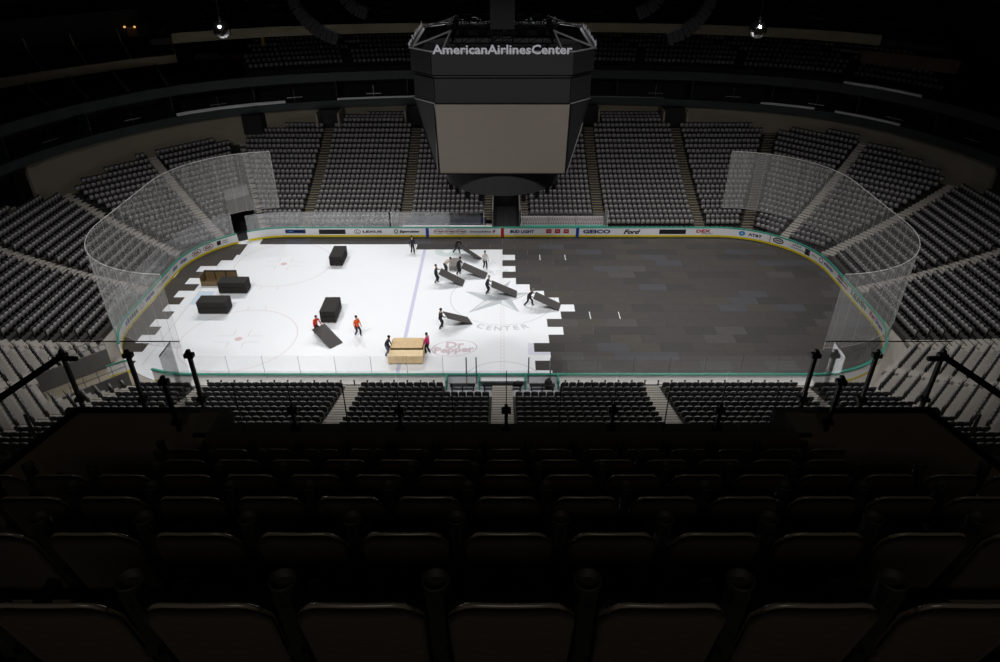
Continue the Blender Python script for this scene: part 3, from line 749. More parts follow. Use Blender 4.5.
smooth(MB().tube([(-.35, 0, .12), (-.3, 0, .13), (.3, 0, .13), (.35, 0, .12)], [.06, .13, .13, .06], 10).build('bag_body', DARK, bg2)); MB().tube([(-.12, 0, .24), (-.08, 0, .34), (.08, 0, .34), (.12, 0, .24)], .015, 6).build('bag_handle', METAL, bg2)

# ------------------------------------------------------------------ upper rings: walls, suites, club tier, upper deck
far_keep = lambda x, y: y > -18
R1 = ring_path(35.0, 44.0, 47.0, far_keep)
hi = [q for q in R1 if q[0].y > 10.5]
structure(MB().sweep(hi, [(0.1, 2.0), (0.1, 8.4), (.5, 8.4), (.5, 2.0)]).build('wall_bowl_back', BEIGE))
for sgn, nm in ((-1, 'left'), (1, 'right')):
    en = [q for q in R1 if q[0].y <= 11.5 and q[0].x * sgn > 0]
    structure(MB().sweep(en, [(2.2, 2.0), (2.2, 8.4), (2.5, 8.4), (2.5, 2.0)]).build('wall_bowl_' + nm, DARK))  # near-black colour stands for the shaded recess behind the parapet
    en = [q for q in en if q[0].y < 9]
    structure(MB().sweep(en, [(-.9, 2.0), (-.9, zi(15) + .75), (-.7, zi(15) + .75), (-.7, 2.0)]).build('parapet_' + nm, BEIGE))
for xc, wd in ((-20.8, 2.4), (-10.35, 2.6), (.4, 3.2), (10.35, 2.6), (20.8, 2.6), (-29.5, 2.2)):
    yy = min((abs(q[0].x - xc), q[0].y) for q in R1 if q[0].y > 20)[1]
    structure(MB().box(xc - wd / 2, xc + wd / 2, yy - 1.6, yy + .3, zi(20) - .5, 8.35).build('vomitory_shade_box', DARK))  # solid black box stands for the dark inside of the opening
    for s_ in (-1, 1) if abs(xc) < 25 else ():
        structure(MB().box(xc + s_ * wd / 2 - .1 + .1 * s_, xc + s_ * wd / 2 + .1 + .1 * s_, yy - 2.9, yy + .2, zi(20) - .2, 8.3).build('vomitory_side_wall', BEIGE))
structure(MB().sweep(R1, [(-.45, 8.3), (-.45, 9.15), (-.15, 9.15), (-.15, 8.6), (3.2, 8.6), (3.2, 8.3)]).build('suite_fascia', FASC))
structure(MB().sweep(R1, [(3.0, 8.5), (3.0, 11.8), (3.3, 11.8), (3.3, 8.5)]).build('suite_back_wall', DARK))
structure(MB().sweep(R1, [(.2, 11.25), (.2, 12.25), (.5, 12.25), (.5, 11.6), (3.2, 11.6), (3.2, 11.25)]).build('club_fascia', FASC))
def strip(x0, x1, off, z0, z1, path, m, label, keep=None, cat='ledge'):
    seg = [q for q in path if x0 <= q[0].x + q[1].x * off <= x1 and q[0].y > 2]
    if len(seg) < 2: return
    o = MB().sweep(seg, [(off, z0), (off, z1), (off + .22, z1), (off + .22, z0)]).build('counter_ledge', m)
    tag(o, label, cat, 'pale counter ledges along the suite fronts')
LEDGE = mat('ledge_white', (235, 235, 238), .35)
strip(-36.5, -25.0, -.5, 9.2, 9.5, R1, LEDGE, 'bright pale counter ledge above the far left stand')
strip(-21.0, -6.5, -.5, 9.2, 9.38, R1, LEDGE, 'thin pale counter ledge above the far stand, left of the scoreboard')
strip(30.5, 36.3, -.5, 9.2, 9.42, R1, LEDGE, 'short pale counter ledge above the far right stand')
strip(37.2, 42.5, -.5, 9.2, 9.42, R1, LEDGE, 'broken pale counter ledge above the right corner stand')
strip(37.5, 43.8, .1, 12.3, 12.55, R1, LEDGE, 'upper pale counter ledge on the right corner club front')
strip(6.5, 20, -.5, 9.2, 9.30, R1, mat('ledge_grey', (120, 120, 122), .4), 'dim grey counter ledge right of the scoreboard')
kk = 0
for i, (p, n) in enumerate(R1):
    if i % 4: continue
    t = Vector((-n.y, n.x)); a = p + n * .3; b = p + n * 2.9
    if i % 8 == 0: structure(MB().bar((a.x, a.y, 9.95), (b.x, b.y, 9.95), .1, 2.6).build('suite_partition', FASC))
    else:
        kk += 1
        c = p + n * .15
        s_ = tag(MB().bar((c.x, c.y, 8.7), (c.x, c.y, 10.6), .05).bar((c.x - t.x * .9, c.y - t.y * .9, 9.65), (c.x + t.x * .9, c.y + t.y * .9, 9.65), .06).build('screen_stand', STEEL),
                 'slim steel cross shaped stand along the suite fronts, %s from the left' % ORD[min(kk, 32)], 'stand', 'steel stands along the suite fronts')
# club tier on the far side
club = MB(); cs = []
def club_keep(x, y): return y > 20 and -31 < x < 46
for j in range(7):
    pth = ring_path(36.0 + .85 * j, 45.0 + .85 * j, 48.0 + .85 * j, club_keep); z = 12.1 + .42 * j
    club.sweep(pth, [(0, z - .6), (0, z), (.9, z), (.9, z - .6)])
    acc = 0
    for a, b in zip(pth, pth[1:]):
        L = (b[0] - a[0]).length; m = max(1, round(L / .53))
        for q in range(m):
            acc += 1
            if acc % 22 < 2: continue
            c = a[0].lerp(b[0], q / m) + a[1] * .45
            if j > 0: cs.append((c.x, c.y, z, math.atan2(-a[1].y, -a[1].x) + PI / 2))
structure(club.build('club_terrace', CONC))
tag(seat_field('club_seats', sb, cs, [SEATG, SEATB]), 'rows of dark seats in the club tier above the far stand', 'seats')
structure(MB().sweep(ring_path(42.2, 51.2, 54.2, club_keep), [(0, 11.8), (0, 18), (.3, 18), (.3, 11.8)]).build('wall_club_back', DARK))
BEIGEF = mat('beige_fascia', (176, 164, 140), .7, noise=.08, nscale=.5)
UP = ring_path(40.0, 49.4, 54.0, lambda x, y: y > 24 and -38 < x < 43)
structure(MB().sweep(UP, [(0, 15.75), (0, 16.85), (.3, 16.85), (.3, 16.0), (9, 16.0), (9, 15.75)]).build('upper_fascia', BEIGEF))
upper = MB(); us = []
for j in range(10):
    pth = ring_path(40.4 + .85 * j, 49.8 + .85 * j, 54.4 + .85 * j, lambda x, y: y > 22 and -40 < x < 48); z = 16.4 + .6 * j
    upper.sweep(pth, [(0, z - .7), (0, z), (.9, z), (.9, z - .7)])
    acc = 0
    for a, b in zip(pth, pth[1:]):
        m = max(1, round((b[0] - a[0]).length / .53))
        for q in range(m):
            acc += 1
            if acc % 24 < 3: continue
            c = a[0].lerp(b[0], q / m) + a[1] * .45; us.append((c.x, c.y, z, math.atan2(-a[1].y, -a[1].x) + PI / 2))
structure(upper.build('upper_terrace', CONC))
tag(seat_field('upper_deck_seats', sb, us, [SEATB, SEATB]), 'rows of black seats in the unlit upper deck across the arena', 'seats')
structure(MB().sweep(ring_path(50, 59, 64, lambda x, y: y > -25), [(0, 8), (0, 36), (.3, 36), (.3, 8)]).build('wall_arena', DARK))
# suites round the left end: two storeys with sloping dividers, and the right end kept dark
LE = ring_path(40.6, 50.2, 56.5, lambda x, y: x < -37.8 and y > -6)
structure(MB().sweep(LE, [(0, 13.6), (0, 14.5), (.3, 14.5), (.3, 13.9), (5, 13.9), (5, 13.6)]).build('suite_fascia', mat('beige_band', (226, 212, 186), .7, noise=.06, nscale=.4)))
structure(MB().sweep(LE, [(5.0, 9), (5.0, 19), (5.3, 19), (5.3, 9)]).build('suite_back_wall', DARK))
structure(MB().sweep(LE, [(-4.0, 11.0), (-4.0, 11.9), (-3.7, 11.9), (-3.7, 11.2), (5, 11.2), (5, 11.0)]).build('suite_fascia', FASC))
DIV = mat('divider_grey', (150, 146, 140), .5)
for i, (p, n) in enumerate(LE):
    if i % 4 == 1:
        a = p + n * .25; b = p + n * 2.6; c = p + n * 3.0
        structure(MB().bar((a.x, a.y, 14.5), (b.x, b.y, 16.1), .16, .30).bar((b.x, b.y, 16.1), (c.x, c.y, 17.4), .16, .3).build('suite_divider', DIV))
    if i % 4 == 3:
        a = p - n * 3.6; b = p - n * .8; c = p + n * .1
        structure(MB().bar((a.x, a.y, 11.9), (b.x, b.y, 12.9), .16, .30).bar((b.x, b.y, 12.9), (c.x, c.y, 13.7), .16, .3).build('suite_divider', DIV))
LSEAT = []
for row, (off, z) in enumerate(((-2.9, 11.25), (-1.9, 11.6), (1.0, 14.0), (2.0, 14.4))):
    for (p, n), (p2, n2) in zip(LE, LE[1:]):
        for q in (0, .5):
            c = p.lerp(p2, q) + n * off; LSEAT.append((c.x, c.y, z, math.atan2(-n.y, -n.x) + PI / 2))
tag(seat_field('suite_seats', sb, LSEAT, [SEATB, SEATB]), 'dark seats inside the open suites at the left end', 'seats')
# small things that catch light in the dark
def at_ray(u, v, y):
    d = _prj[0] + Vector((1, 0, 0)) * ((u - 502.4) / FPX) - _prj[1] * ((v - 331) / FPX); return CAM + d * ((y - CAM.y) / d.y)
WARM = emit('warm_lamp', (255, 190, 110), 0.9)
for (u, nm) in ((124.5, 'left'), (134.5, 'right')):
    q = at_ray(u, 27, 33.5)
    l = thing('wall_lamp', 'small warm wall lamp in an upper left suite, %s of the pair' % nm, 'lamp', q)
    smooth(MB().lathe([(.02, .12), (.10, .1), (.14, 0), (.1, -.08), (.02, -.1)], n=12).build('lamp_shade', WARM, l)); MB().box(-.05, .05, .1, .3, .0, .1).build('bracket', METAL, l)
q = at_ray(129, 32, 33.9); tag(MB().box(q.x - .9, q.x + .9, q.y, q.y + .1, q.z - .5, q.z + .55).build('wall_panel', PLYD), 'brown wall panel below the two small warm lamps', 'panel')
q = at_ray(829.5, 41, 41.2); ex = thing('exit_sign', 'small glowing amber sign under the far right beige band', 'sign', q)
MB().box(-.28, .28, -.05, .05, -.1, .1).build('sign_face', emit('amber_sign', (255, 205, 150), .8), ex); MB().box(-.32, .32, .05, .1, -.13, .13).build('sign_box', METAL, ex)
BAN = [('dull_white', (150, 150, 152)), ('dull_red', (110, 50, 48)), ('dull_brown', (92, 60, 48)), ('dull_grey', (120, 122, 128))]
for i, (u0, u1, c) in enumerate(((195, 208, 0), (209, 219, 3), (220, 232, 2), (233, 246, 1), (247, 261, 0))):
    a = at_ray(u0, 60, 35.2); b = at_ray(u1, 60 - (u1 - u0) * .1, 35.2); 
    tag(MB().hexa([(a.x, 35.2, a.z), (b.x, 35.2, b.z), (b.x, 35.28, b.z), (a.x, 35.28, a.z), (a.x, 35.2, a.z + .65), (b.x, 35.2, b.z + .65), (b.x, 35.28, b.z + .65), (a.x, 35.28, a.z + .65)]).build('rail_banner', mat('banner_' + BAN[c][0], BAN[c][1], .7)),
        'dull rail banner over the far left club front, %s from the left' % ORD[i + 1], 'banner', 'rail banners at the upper left')
a = at_ray(200, 34, 36.5); b = at_ray(252, 31, 36.5)
tag(MB().box(a.x, b.x, 36.4, 36.6, a.z - .35, a.z + .35).build('blue_sign', mat('dull_blue', (92, 112, 140), .6)), 'dull blue panel below the left mirror ball', 'sign')
a = at_ray(264, 48, 36.3); tag(MB().box(a.x - .15, a.x + .15, 36.2, 36.4, a.z, a.z + 1.9).build('yellow_strip', mat('dull_yellow', (170, 140, 30), .6)), 'upright yellow strip at the upper left', 'strip')
structure(MB().hexa([(38.9, 26.1, 14.7), (46.2, 20.2, 14.7), (46.4, 20.4, 14.7), (39.1, 26.3, 14.7), (38.9, 26.1, 16.0), (46.2, 20.2, 16.0), (46.4, 20.4, 16.0), (39.1, 26.3, 16.0)]).build('wall_club_right', mat('rust_wall', (84, 62, 44), .7, noise=.4, nscale=1.2)))

# ------------------------------------------------------------------ hanging scoreboard
ROOFB = mat('roof_shade', (7, 7, 8), .95, spec=.05)  # shade put in the colour: keeps the scoreboard top dark under the lamps
sbd = thing('scoreboard', 'large dark octagonal scoreboard with blank grey screens hanging over centre ice', 'scoreboard', (0, 0, 0))
SCR = mat('screen_grey', (112, 104, 96), .55, noise=.05, nscale=1.5); CASE = mat('scoreboard_case', (29, 29, 31), .45, noise=.06, nscale=.8); EDGE = mat('scoreboard_edge', (112, 112, 114), .4)
def octo(h, c): return [(-h + c, -h), (h - c, -h), (h, -h + c), (h, h - c), (h - c, h), (-h + c, h), (-h, h - c), (-h, -h + c)]
def band(z0, h0, c0, z1, h1, c1, name, m):
    a, b = octo(h0, c0), octo(h1, c1)
    for k in range(8):
        p, q, r, s = a[k], a[(k + 1) % 8], b[(k + 1) % 8], b[k]
        o_ = lambda pt, z: (pt[0] * .97, pt[1] * .97, z)
        e = .045   # gap at the panel edges
        P = [Vector((*p, z0)), Vector((*q, z0)), Vector((*r, z1)), Vector((*s, z1))]
        mid = sum(P, Vector()) / 4
        F = [v + (mid - v).normalized() * e for v in P]; B = [Vector((v.x * .96, v.y * .96, v.z)) for v in F]
        MB().add(F + B, [(0, 1, 2, 3), (7, 6, 5, 4), (0, 4, 5, 1), (1, 5, 6, 2), (2, 6, 7, 3), (3, 7, 4, 0)]).build(name, m, sbd)
    n = 8; MB().add([(x * .95, y * .95, z0 + .02) for x, y in a] + [(x * .95, y * .95, z1 - .8) for x, y in b], [tuple(range(7, -1, -1)), tuple(range(8, 16))] + [(i, (i + 1) % 8, 8 + (i + 1) % 8, 8 + i) for i in range(8)]).build('inner_case', ROOFB, sbd)
ZS0, ZS1 = 12.9, 18.15
# main screens: four large faces leaning in at the foot, four triangular corner faces
for k in range(4):
    R_ = Matrix.Rotation(k * PI / 2, 3, 'Z')
    F = [Vector((-4.5, -4.62, ZS0)), Vector((4.5, -4.62, ZS0)), Vector((4.5, -6.0, ZS1)), Vector((-4.5, -6.0, ZS1))]; B = [v + Vector((0, .3, 0)) for v in F]
    scr_ = MB().add([R_ @ v for v in F + B], [(0, 1, 2, 3), (7, 6, 5, 4), (0, 4, 5, 1), (1, 5, 6, 2), (2, 6, 7, 3), (3, 7, 4, 0)]).build('main_screen', SCR, sbd, label='blank grey video screen')
    T = [Vector((4.58, -4.66, ZS0)), Vector((6.0, -4.5, ZS1)), Vector((4.56, -5.98, ZS1))]; T2 = [v * 1 + Vector((-.25, .25, 0)) for v in T]
    cf_ = MB().add([R_ @ v for v in T + T2], [(0, 1, 2), (5, 4, 3), (0, 3, 4, 1), (1, 4, 5, 2), (2, 5, 3, 0)]).build('corner_face', CASE, sbd)
    fr = MB()
    for (a, b) in ((F[0] + Vector((-.06, -.03, 0)), F[3] + Vector((-.06, -.03, 0))), (F[1] + Vector((.06, -.03, 0)), F[2] + Vector((.06, -.03, 0))), (F[3] + Vector((0, -.03, .04)), F[2] + Vector((0, -.03, .04))), (F[0] + Vector((0, -.02, -.05)), F[1] + Vector((0, -.02, -.05)))):
        fr.bar(R_ @ a, R_ @ b, .07)
    fr.build('screen_frame', METAL, scr_)
    MB().bar(R_ @ (T[0] + Vector((.05, -.02, 0))), R_ @ (T[1] + Vector((.04, -.02, 0))), .05).bar(R_ @ T[2], R_ @ T[1], .06).build('edge_trim', EDGE, cf_)
band(18.3, 6.0, 1.5, 19.75, 6.0, 1.5, 'lower_band_panel', CASE)
band(20.0, 6.12, 1.5, 21.4, 6.12, 1.5, 'upper_band_panel', CASE)
for z in (18.25, 19.88):
    o8 = octo(5.95, 1.5); mb = MB()
    for k in range(8): mb.bar((*o8[k], z), (*o8[(k + 1) % 8], z), .1, .1)
    mb.build('band_gap', DARK, sbd)
o8 = octo(6.14, 1.5); mb = MB()
for k in range(8): mb.bar((*o8[k], 21.45), (*o8[(k + 1) % 8], 21.45), .08, .08)
mb.build('top_edge', EDGE, sbd)
v_, f_ = text_verts('AmericanAirlinesCenter', 1, .022); xs = [v.x for v in v_]; kx = 8.95 / (max(xs) - min(xs))
ROOFB = mat('roof_shade', (7, 7, 8), .95, spec=.05)
LET = emit('letter_glow', (200, 200, 208), .42); LET.node_tree.nodes['Principled BSDF'].inputs['Base Color'].default_value = (.05, .05, .055, 1)  # letter fronts glow in the material over a dark base
LETB = mat('letter_back', (20, 20, 22), .7)
for k in range(4):
    R_ = Matrix.Rotation(k * PI / 2, 3, 'Z'); mb = MB()
    for ya in (-6.2,):
        mb.add([R_ @ Vector((v.x * kx, ya, 21.55 + (v.y) * kx * .86)) for v in v_], f_, 0)
        mb.add([R_ @ Vector((v.x * kx, ya + .12, 21.55 + (v.y) * kx * .86)) for v in v_], [f[::-1] for f in f_], 1)
    mb.build('name_lettering', [LET, LETB], sbd, label='pale raised AmericanAirlinesCenter letters')
    for x in (-3.9, 3.9): MB().bar(R_ @ Vector((x, -6.0, 21.4)), R_ @ Vector((x * .88, -3.4, 22.3)), .10).build('letter_brace', EDGE, sbd)
    mb = MB()
    for z in (21.5, 22.0): mb.bar(R_ @ Vector((-3.6, -3.4, z)), R_ @ Vector((3.6, -3.4, z)), .07)
    for i in range(9):
        x = -3.6 + .9 * i
        mb.bar(R_ @ Vector((x, -3.4, 21.5)), R_ @ Vector((x, -3.4, 22.0)), .05)
        if i < 8: mb.bar(R_ @ Vector((x, -3.4, 21.5)), R_ @ Vector((x + .9, -3.4, 22.0)), .04)
    mb.build('roof_truss', ROOFB, sbd)
    for x in (-2.6, -1.3, 1.3, 2.6): smooth(MB().tube([R_ @ Vector((x - .3, -3.4, 22.2)), R_ @ Vector((x + .3, -3.4, 22.2))], .2, 12).build('winch', ROOFB, sbd))
MB().prism(octo(5.9, 1.5), 20.3, 20.4).build('roof_deck', ROOFB, sbd)  # black sheet stands for the dark open inside of the top
RINGM = mat('ring_display', (27, 27, 29), .9, noise=.05, nscale=1)
mb = MB(); nn = 72; vs = []; fs = []
for (r, z) in ((4.42, 11.1), (4.5, 12.75), (4.2, 12.75), (4.12, 11.1)):
    for k in range(nn): a = 2 * PI * k / nn; vs.append((r * math.cos(a), r * math.sin(a), z))
for q in range(4):
    for k in range(nn): fs.append((q * nn + k, q * nn + (k + 1) % nn, ((q + 1) % 4) * nn + (k + 1) % nn, ((q + 1) % 4) * nn + k))
mb.add(vs, fs).build('lower_ring', RINGM, sbd)
MB().lathe([(.3, 11.2), (4.15, 11.2), (4.15, 11.3), (.3, 11.9)], n=40).build('ring_soffit', DARK, sbd)
mb = MB()
for k in range(12): a = 2 * PI * k / 12 + .2; mb.bar((4.2 * math.cos(a), 4.2 * math.sin(a), 12.4), (4.3 * math.cos(a), 4.3 * math.sin(a), 13.0), .12)
mb.build('ring_hanger', METAL, sbd)
for k in range(10):
    a = -PI / 2 + (-1 if k % 2 else 1) * (.38 + .28 * (k // 2)); c = Vector((4.25 * math.cos(a), 4.25 * math.sin(a), 11.1))
    MB().box(c.x - .16, c.x + .16, c.y - .16, c.y + .16, c.z - .55, c.z - .1).bar(c, c - Vector((0, 0, .2)), .06).build('ring_speaker', METAL, sbd)
mast = MB()
for sx in (-1, 1):
    for sy in (-1, 1): mast.bar((sx * .75, sy * .75, 21.1), (sx * .75, sy * .75, 36), .14)
for i in range(14):
    z = 21.2 + i * 1.05
    for (a, b) in (((-.75, -.75), (.75, -.75)), ((.75, -.75), (.75, .75)), ((.75, .75), (-.75, .75)), ((-.75, .75), (-.75, -.75))): mast.bar((*a, z), (*b, z), .08); mast.bar((*a, z), (*b, z + 1.05), .06)
mast.build('hanging_mast', METAL, sbd); MB().box(-.86, .86, -.88, -.82, 22.0, 36).build('cable_sleeve', CASE, sbd)

# ------------------------------------------------------------------ mirror balls and line arrays
MIR = mat('mirror_tile', (225, 225, 228), .12, 1.0)
for (u, nm) in ((222.5, 'left'), (757.5, 'right')):
    x = (u - 502.4) / FPX * 35.7; b = thing('mirror_ball', 'small mirrored disco ball hanging high at the %s of the scoreboard' % nm, 'mirror ball', (x, -14.6, 24.0))
    mb = MB(); vs = []; fs = []; r = .44
    for i in range(13):
        for k in range(24): a = PI * i / 12; t = 2 * PI * k / 24; vs.append((r * math.sin(a) * math.cos(t), r * math.sin(a) * math.sin(t), r * math.cos(a)))
    for i in range(12):
        for k in range(24): fs.append((i * 24 + k, (i + 1) * 24 + k, (i + 1) * 24 + (k + 1) % 24, i * 24 + (k + 1) % 24))
    mb.add(vs, fs).build('mirror_sphere', MIR, b)
    MB().lathe([(.05, .42), (.09, .44), (.09, .55), (.04, .6)], n=10).build('motor', METAL, b); MB().tube([(0, 0, .58), (0, 0, 10)], .015, 5).build('cable', METAL, b)
ARR = mat('array_black', (13, 13, 14), .7, spec=.2)
for (pts, nm) in ((((292, -6), (297, 8), (308, 22), (322, 33), (338, 39)), 'outer left'), (((342, -8), (348, 2), (356, 9), (367, 14)), 'inner left'),
                  (((712, -6), (707, 8), (697, 22), (683, 33), (667, 39)), 'outer right'), (((662, -8), (656, 2), (648, 9), (637, 14)), 'inner right')):
    yy = -3.0; P = [at_ray(u, v, yy) for u, v in pts]; c = P[len(P) // 2]
    g = thing('line_array', 'curved dark speaker array hanging at the top, %s one of four' % nm, 'speaker', c)
    fine = []
    for i in range(len(P) - 1):
        for k in range(3): fine.append(P[i].lerp(P[i + 1], k / 3) - c)
    fine.append(P[-1] - c)
    for a, b in zip(fine, fine[1:]):
        d = (b - a) * .93; MB().bar(a, a + d, .75, .55, up=(0, 1, 0)).build('speaker_cabinet', ARR, g)
    MB().bar(fine[0], fine[0] + Vector((0, 0, 6)), .06).build('rigging_chain', METAL, g)

# ------------------------------------------------------------------ stacks of panels, crates
def panel_stack(cx, cy, wx, wy, h, label, tiers=2, m=None, rz=0):
    g = thing('panel_stack', label, 'stack of panels', (cx, cy, 0), rz, 'stacks of cover panels on the ice')
    m = m or mat('stack_dark', (46, 44, 43), .7, spec=.2, noise=.1, nscale=2)
    base = MB()
    for q in (-.38, 0, .38): base.box(-wx / 2 * .96 if wx > wy else q * wx - .05, wx / 2 * .96 if wx > wy else q * wx + .05, q * wy - .05 if wx > wy else -wy / 2 * .96, q * wy + .05 if wx > wy else wy / 2 * .96, 0.002, .1)
    base.build('pallet', PLYD, g)
    th = (h - .1 - .06 * (tiers - 1)) / tiers
    for t in range(tiers):
        z0 = .1 + t * (th + .06); mb = MB(); n = 9
        for k in range(n):
            j = random.uniform(-.012, .012); mb.box(-wx / 2 + j, wx / 2 + j, -wy / 2 - j, wy / 2 - j, z0 + th * k / n + .003, z0 + th * (k + 1) / n)
        mb.build('panel_bundle', m, g)
        if t:
            sp = MB()
            for q in (-.35, .35): sp.box((q * wx) - .06, (q * wx) + .06, -wy / 2 * .95, wy / 2 * .95, z0 - .06, z0 + .003)
            sp.build('spacer', DARK, g)
    return g
panel_stack(-15.86, 7.40, 1.22, 2.44, 1.02, 'dark panel stack at the far edge of the white ice, narrow end facing the camera')
panel_stack(-14.36, -3.10, 1.25, 2.44, 1.12, 'dark panel stack behind the worker in red who drags a panel')
panel_stack(-23.9, 1.30, 2.46, 1.22, 1.12, 'dark panel stack lying lengthwise in front of the brown plywood crate')
panel_stack(-24.4, -2.25, 2.46, 1.24, 1.15, 'dark panel stack nearest the left end boards, lengthwise on the ice')
panel_stack(-4.5, 6.1, 1.02, 1.75, .5, 'low light grey panel stack between the workers near the star', 1, mat('stack_light', (128, 124, 122), .5, noise=.06, nscale=2))
cr = thing('plywood_crate', 'open brown plywood crate behind the panel stack at the left end', 'crate', (-26.05, 2.75, 0))
MB().box(-1.2, 1.75, -.62, .62, .05, .14).build('crate_floor', PLYD, cr); MB().box(-1.2, 1.75, .56, .62, .14, 1.0).build('crate_wall', PLYD, cr)
MB().box(-1.2, -1.14, -.62, .56, .14, 1.0).build('crate_wall', PLYD, cr); MB().box(-1.14, 1.75, -.62, -.56, .14, .46).build('crate_wall', PLYD, cr)
mb = MB()
for x in (-.25, .75): mb.box(x - .03, x + .03, .50, .56, .14, .98)
mb.box(-1.2, 1.75, .5, .64, .96, 1.02); mb.build('crate_batten', DARK, cr)
mb = MB()
for x in (-1.0, .3, 1.55): mb.box(x - .08, x + .08, -.5, .5, 0.0, .06)
mb.build('skid', DARK, cr)
cw = thing('plywood_crate', 'large pale plywood crate in front of the blue line with a worker at each side', 'crate', (-7.27, -9.1, 0))
mb = MB().box(-1.3, 1.3, -1.2, -1.15, .1, .72).box(-1.3, 1.3, 1.15, 1.2, .1, .72).box(-1.3, -1.25, -1.15, 1.15, .1, .72).box(1.25, 1.3, -1.15, 1.15, .1, .72); mb.build('crate_wall', PLY, cw)
MB().box(-1.26, 1.26, -1.16, 1.16, .06, .12).build('crate_floor', PLYD, cw)
MB().box(-1.28, 1.28, -1.2, -.34, .72, .76).build('crate_lid', mat('plywood_pale', (240, 216, 172), .6, noise=.12, nscale=2.5), cw, label='paler front lid sheet')
MB().hexa([(-1.18, -.22, .82), (1.18, -.22, .82), (1.18, 1.2, .80), (-1.18, 1.2, .80), (-1.18, -.22, .88), (1.18, -.22, .88), (1.18, 1.2, .86), (-1.18, 1.2, .86)]).build('crate_lid', PLY, cw)
mb = MB()
for y in (-.15, .5, 1.1): mb.box(-1.16, 1.16, y - .04, y + .04, .72, .82)
mb.box(-1.2, 1.2, -.36, -.26, .62, .73); mb.build('lid_gap_dark', DARK, cw)  # near-black bars under the lid stand for the dark gap between its sheets
mb = MB()
for x in (-1.1, 0, 1.1): mb.box(x - .1, x + .1, -1.15, 1.15, 0.0, .1)
mb.build('skid', PLYD, cw)

# ------------------------------------------------------------------ carried panels
CARRY = mat('carried_panel', (72, 70, 69), .6, spec=.25, noise=.08, nscale=1.5)
def carried(label, r_far, r_near, left, wvec=None):
    """one end rests on the ice, the other is lifted; left = lifted end middle"""
    a = Vector((*r_near, .02)); b = Vector((*r_far, .02)); l = Vector(left); m = (a + b) / 2
    wv = Vector(wvec).normalized() if wvec else (b - a).normalized()
    if wvec: m.z += abs(wv.z) * .61
    d = l - m; d = (d - wv * d.dot(wv) * (1 if wvec else .75)); L = 2.44; d = d.normalized() * L
    up = d.cross(wv).normalized(); up = up if up.z > 0 else -up
    c = m + d / 2 + Vector((0, 0, .02)); hw = wv * .61; t = up * .018; hd = d / 2
    o = MB().hexa([tuple(v) for v in (-hd - hw - t, hd - hw - t, hd + hw - t, -hd + hw - t, -hd - hw + t, hd - hw + t, hd + hw + t, -hd + hw + t)]).build('ice_panel', CARRY)
    o.location = c; tag(o, label, 'ice panel', 'panels carried by the workers'); return m + d, wv
CP = {}
for key, lab, rf, rn, lf in (
    ('A', 'grey cover panel being dragged, farthest of the carried panels', (-2.05, 7.85), (-2.55, 6.95), (-4.1, 8.4, .92)),
    ('B', 'grey cover panel being dragged beside the low light grey stack', (-1.38, 4.66), (-1.59, 3.57), (-3.6, 4.75, .85)),
    ('C', 'grey cover panel being dragged, second nearest left of the star', (-3.45, 3.24), (-3.59, 2.11), (-5.6, 2.6, 1.1)),
    ('D', 'grey cover panel being dragged across the top of the star', (1.3, 1.13), (1.24, .03), (-.93, 1.0, .98)),
    ('E', 'grey cover panel being dragged at the edge of the laid floor', (5.06, -1.16), (4.8, -2.29), (2.75, -1.9, .98)),
    ('F', 'grey cover panel being dragged, nearest of those left of the CENTER lettering', (-2.94, -3.33), (-2.44, -4.53), (-4.4, -5.1, 1.05)),
    ('G', 'grey cover panel sloping from the worker in red beside a stack', (-12.62, -7.31), (-13.41, -8.16), (-14.6, -6.15, .75))):
    CP[key] = carried(lab, rf, rn, lf, (.5, .74, -.40) if key == 'A' else None)

# ------------------------------------------------------------------ people
SKIN = mat('skin', (196, 150, 124), .55, noise=.04); SKIND = mat('skin_dark', (110, 76, 58), .55, noise=.04)
CL = {k: mat('cloth_' + k, c, .8, noise=.08, nscale=6) for k, c in dict(black=(30, 30, 34), charcoal=(46, 46, 50), white=(222, 218, 212), beige=(196, 186, 172), pink=(214, 42, 120), orange=(250, 92, 20), red=(226, 58, 38), denim=(62, 72, 92), jeans=(98, 110, 130), navy=(36, 40, 56)).items()}
HAIR = {k: mat('hair_' + k, c, .7, noise=.1, nscale=20) for k, c in dict(dark=(28, 22, 20), brown=(70, 48, 34), grey=(120, 116, 112), cap=(38, 40, 44)).items()}
SHOE = mat('shoe_dark', (26, 26, 28), .5); SHOEB = mat('shoe_blue', (50, 90, 190), .5)
def skin_mesh(name, pts, edges, root, m, parent, sub=1):
    me = bpy.data.meshes.new(name); me.from_pydata([p[0] for p in pts], edges, [])
    o = bpy.data.objects.new(name, me); COL.objects.link(o)
    o.modifiers.new('skin', 'SKIN')
    o.modifiers['skin'].use_smooth_shade = True
    bm = bmesh.new(); bm.from_mesh(me)
    lay_ = bm.verts.layers.skin.verify()
    bm.verts.ensure_lookup_table()
    for i, p in enumerate(pts):
        r = p[1]; bm.verts[i][lay_].radius = (r, r) if not isinstance(r, tuple) else r; bm.verts[i][lay_].use_root = (i == root)
    bm.to_mesh(me); bm.free()
    s = o.modifiers.new('sub', 'SUBSURF'); s.levels = sub; s.render_levels = sub
    dg = bpy.context.evaluated_depsgraph_get(); dg.update()
    me2 = bpy.data.meshes.new_from_object(o.evaluated_get(dg)); bpy.data.objects.remove(o); bpy.data.meshes.remove(me)
    me2.name = name; me2.materials.clear(); me2.materials.append(m)
    o2 = bpy.data.objects.new(name, me2); COL.objects.link(o2); o2.parent = parent; return o2
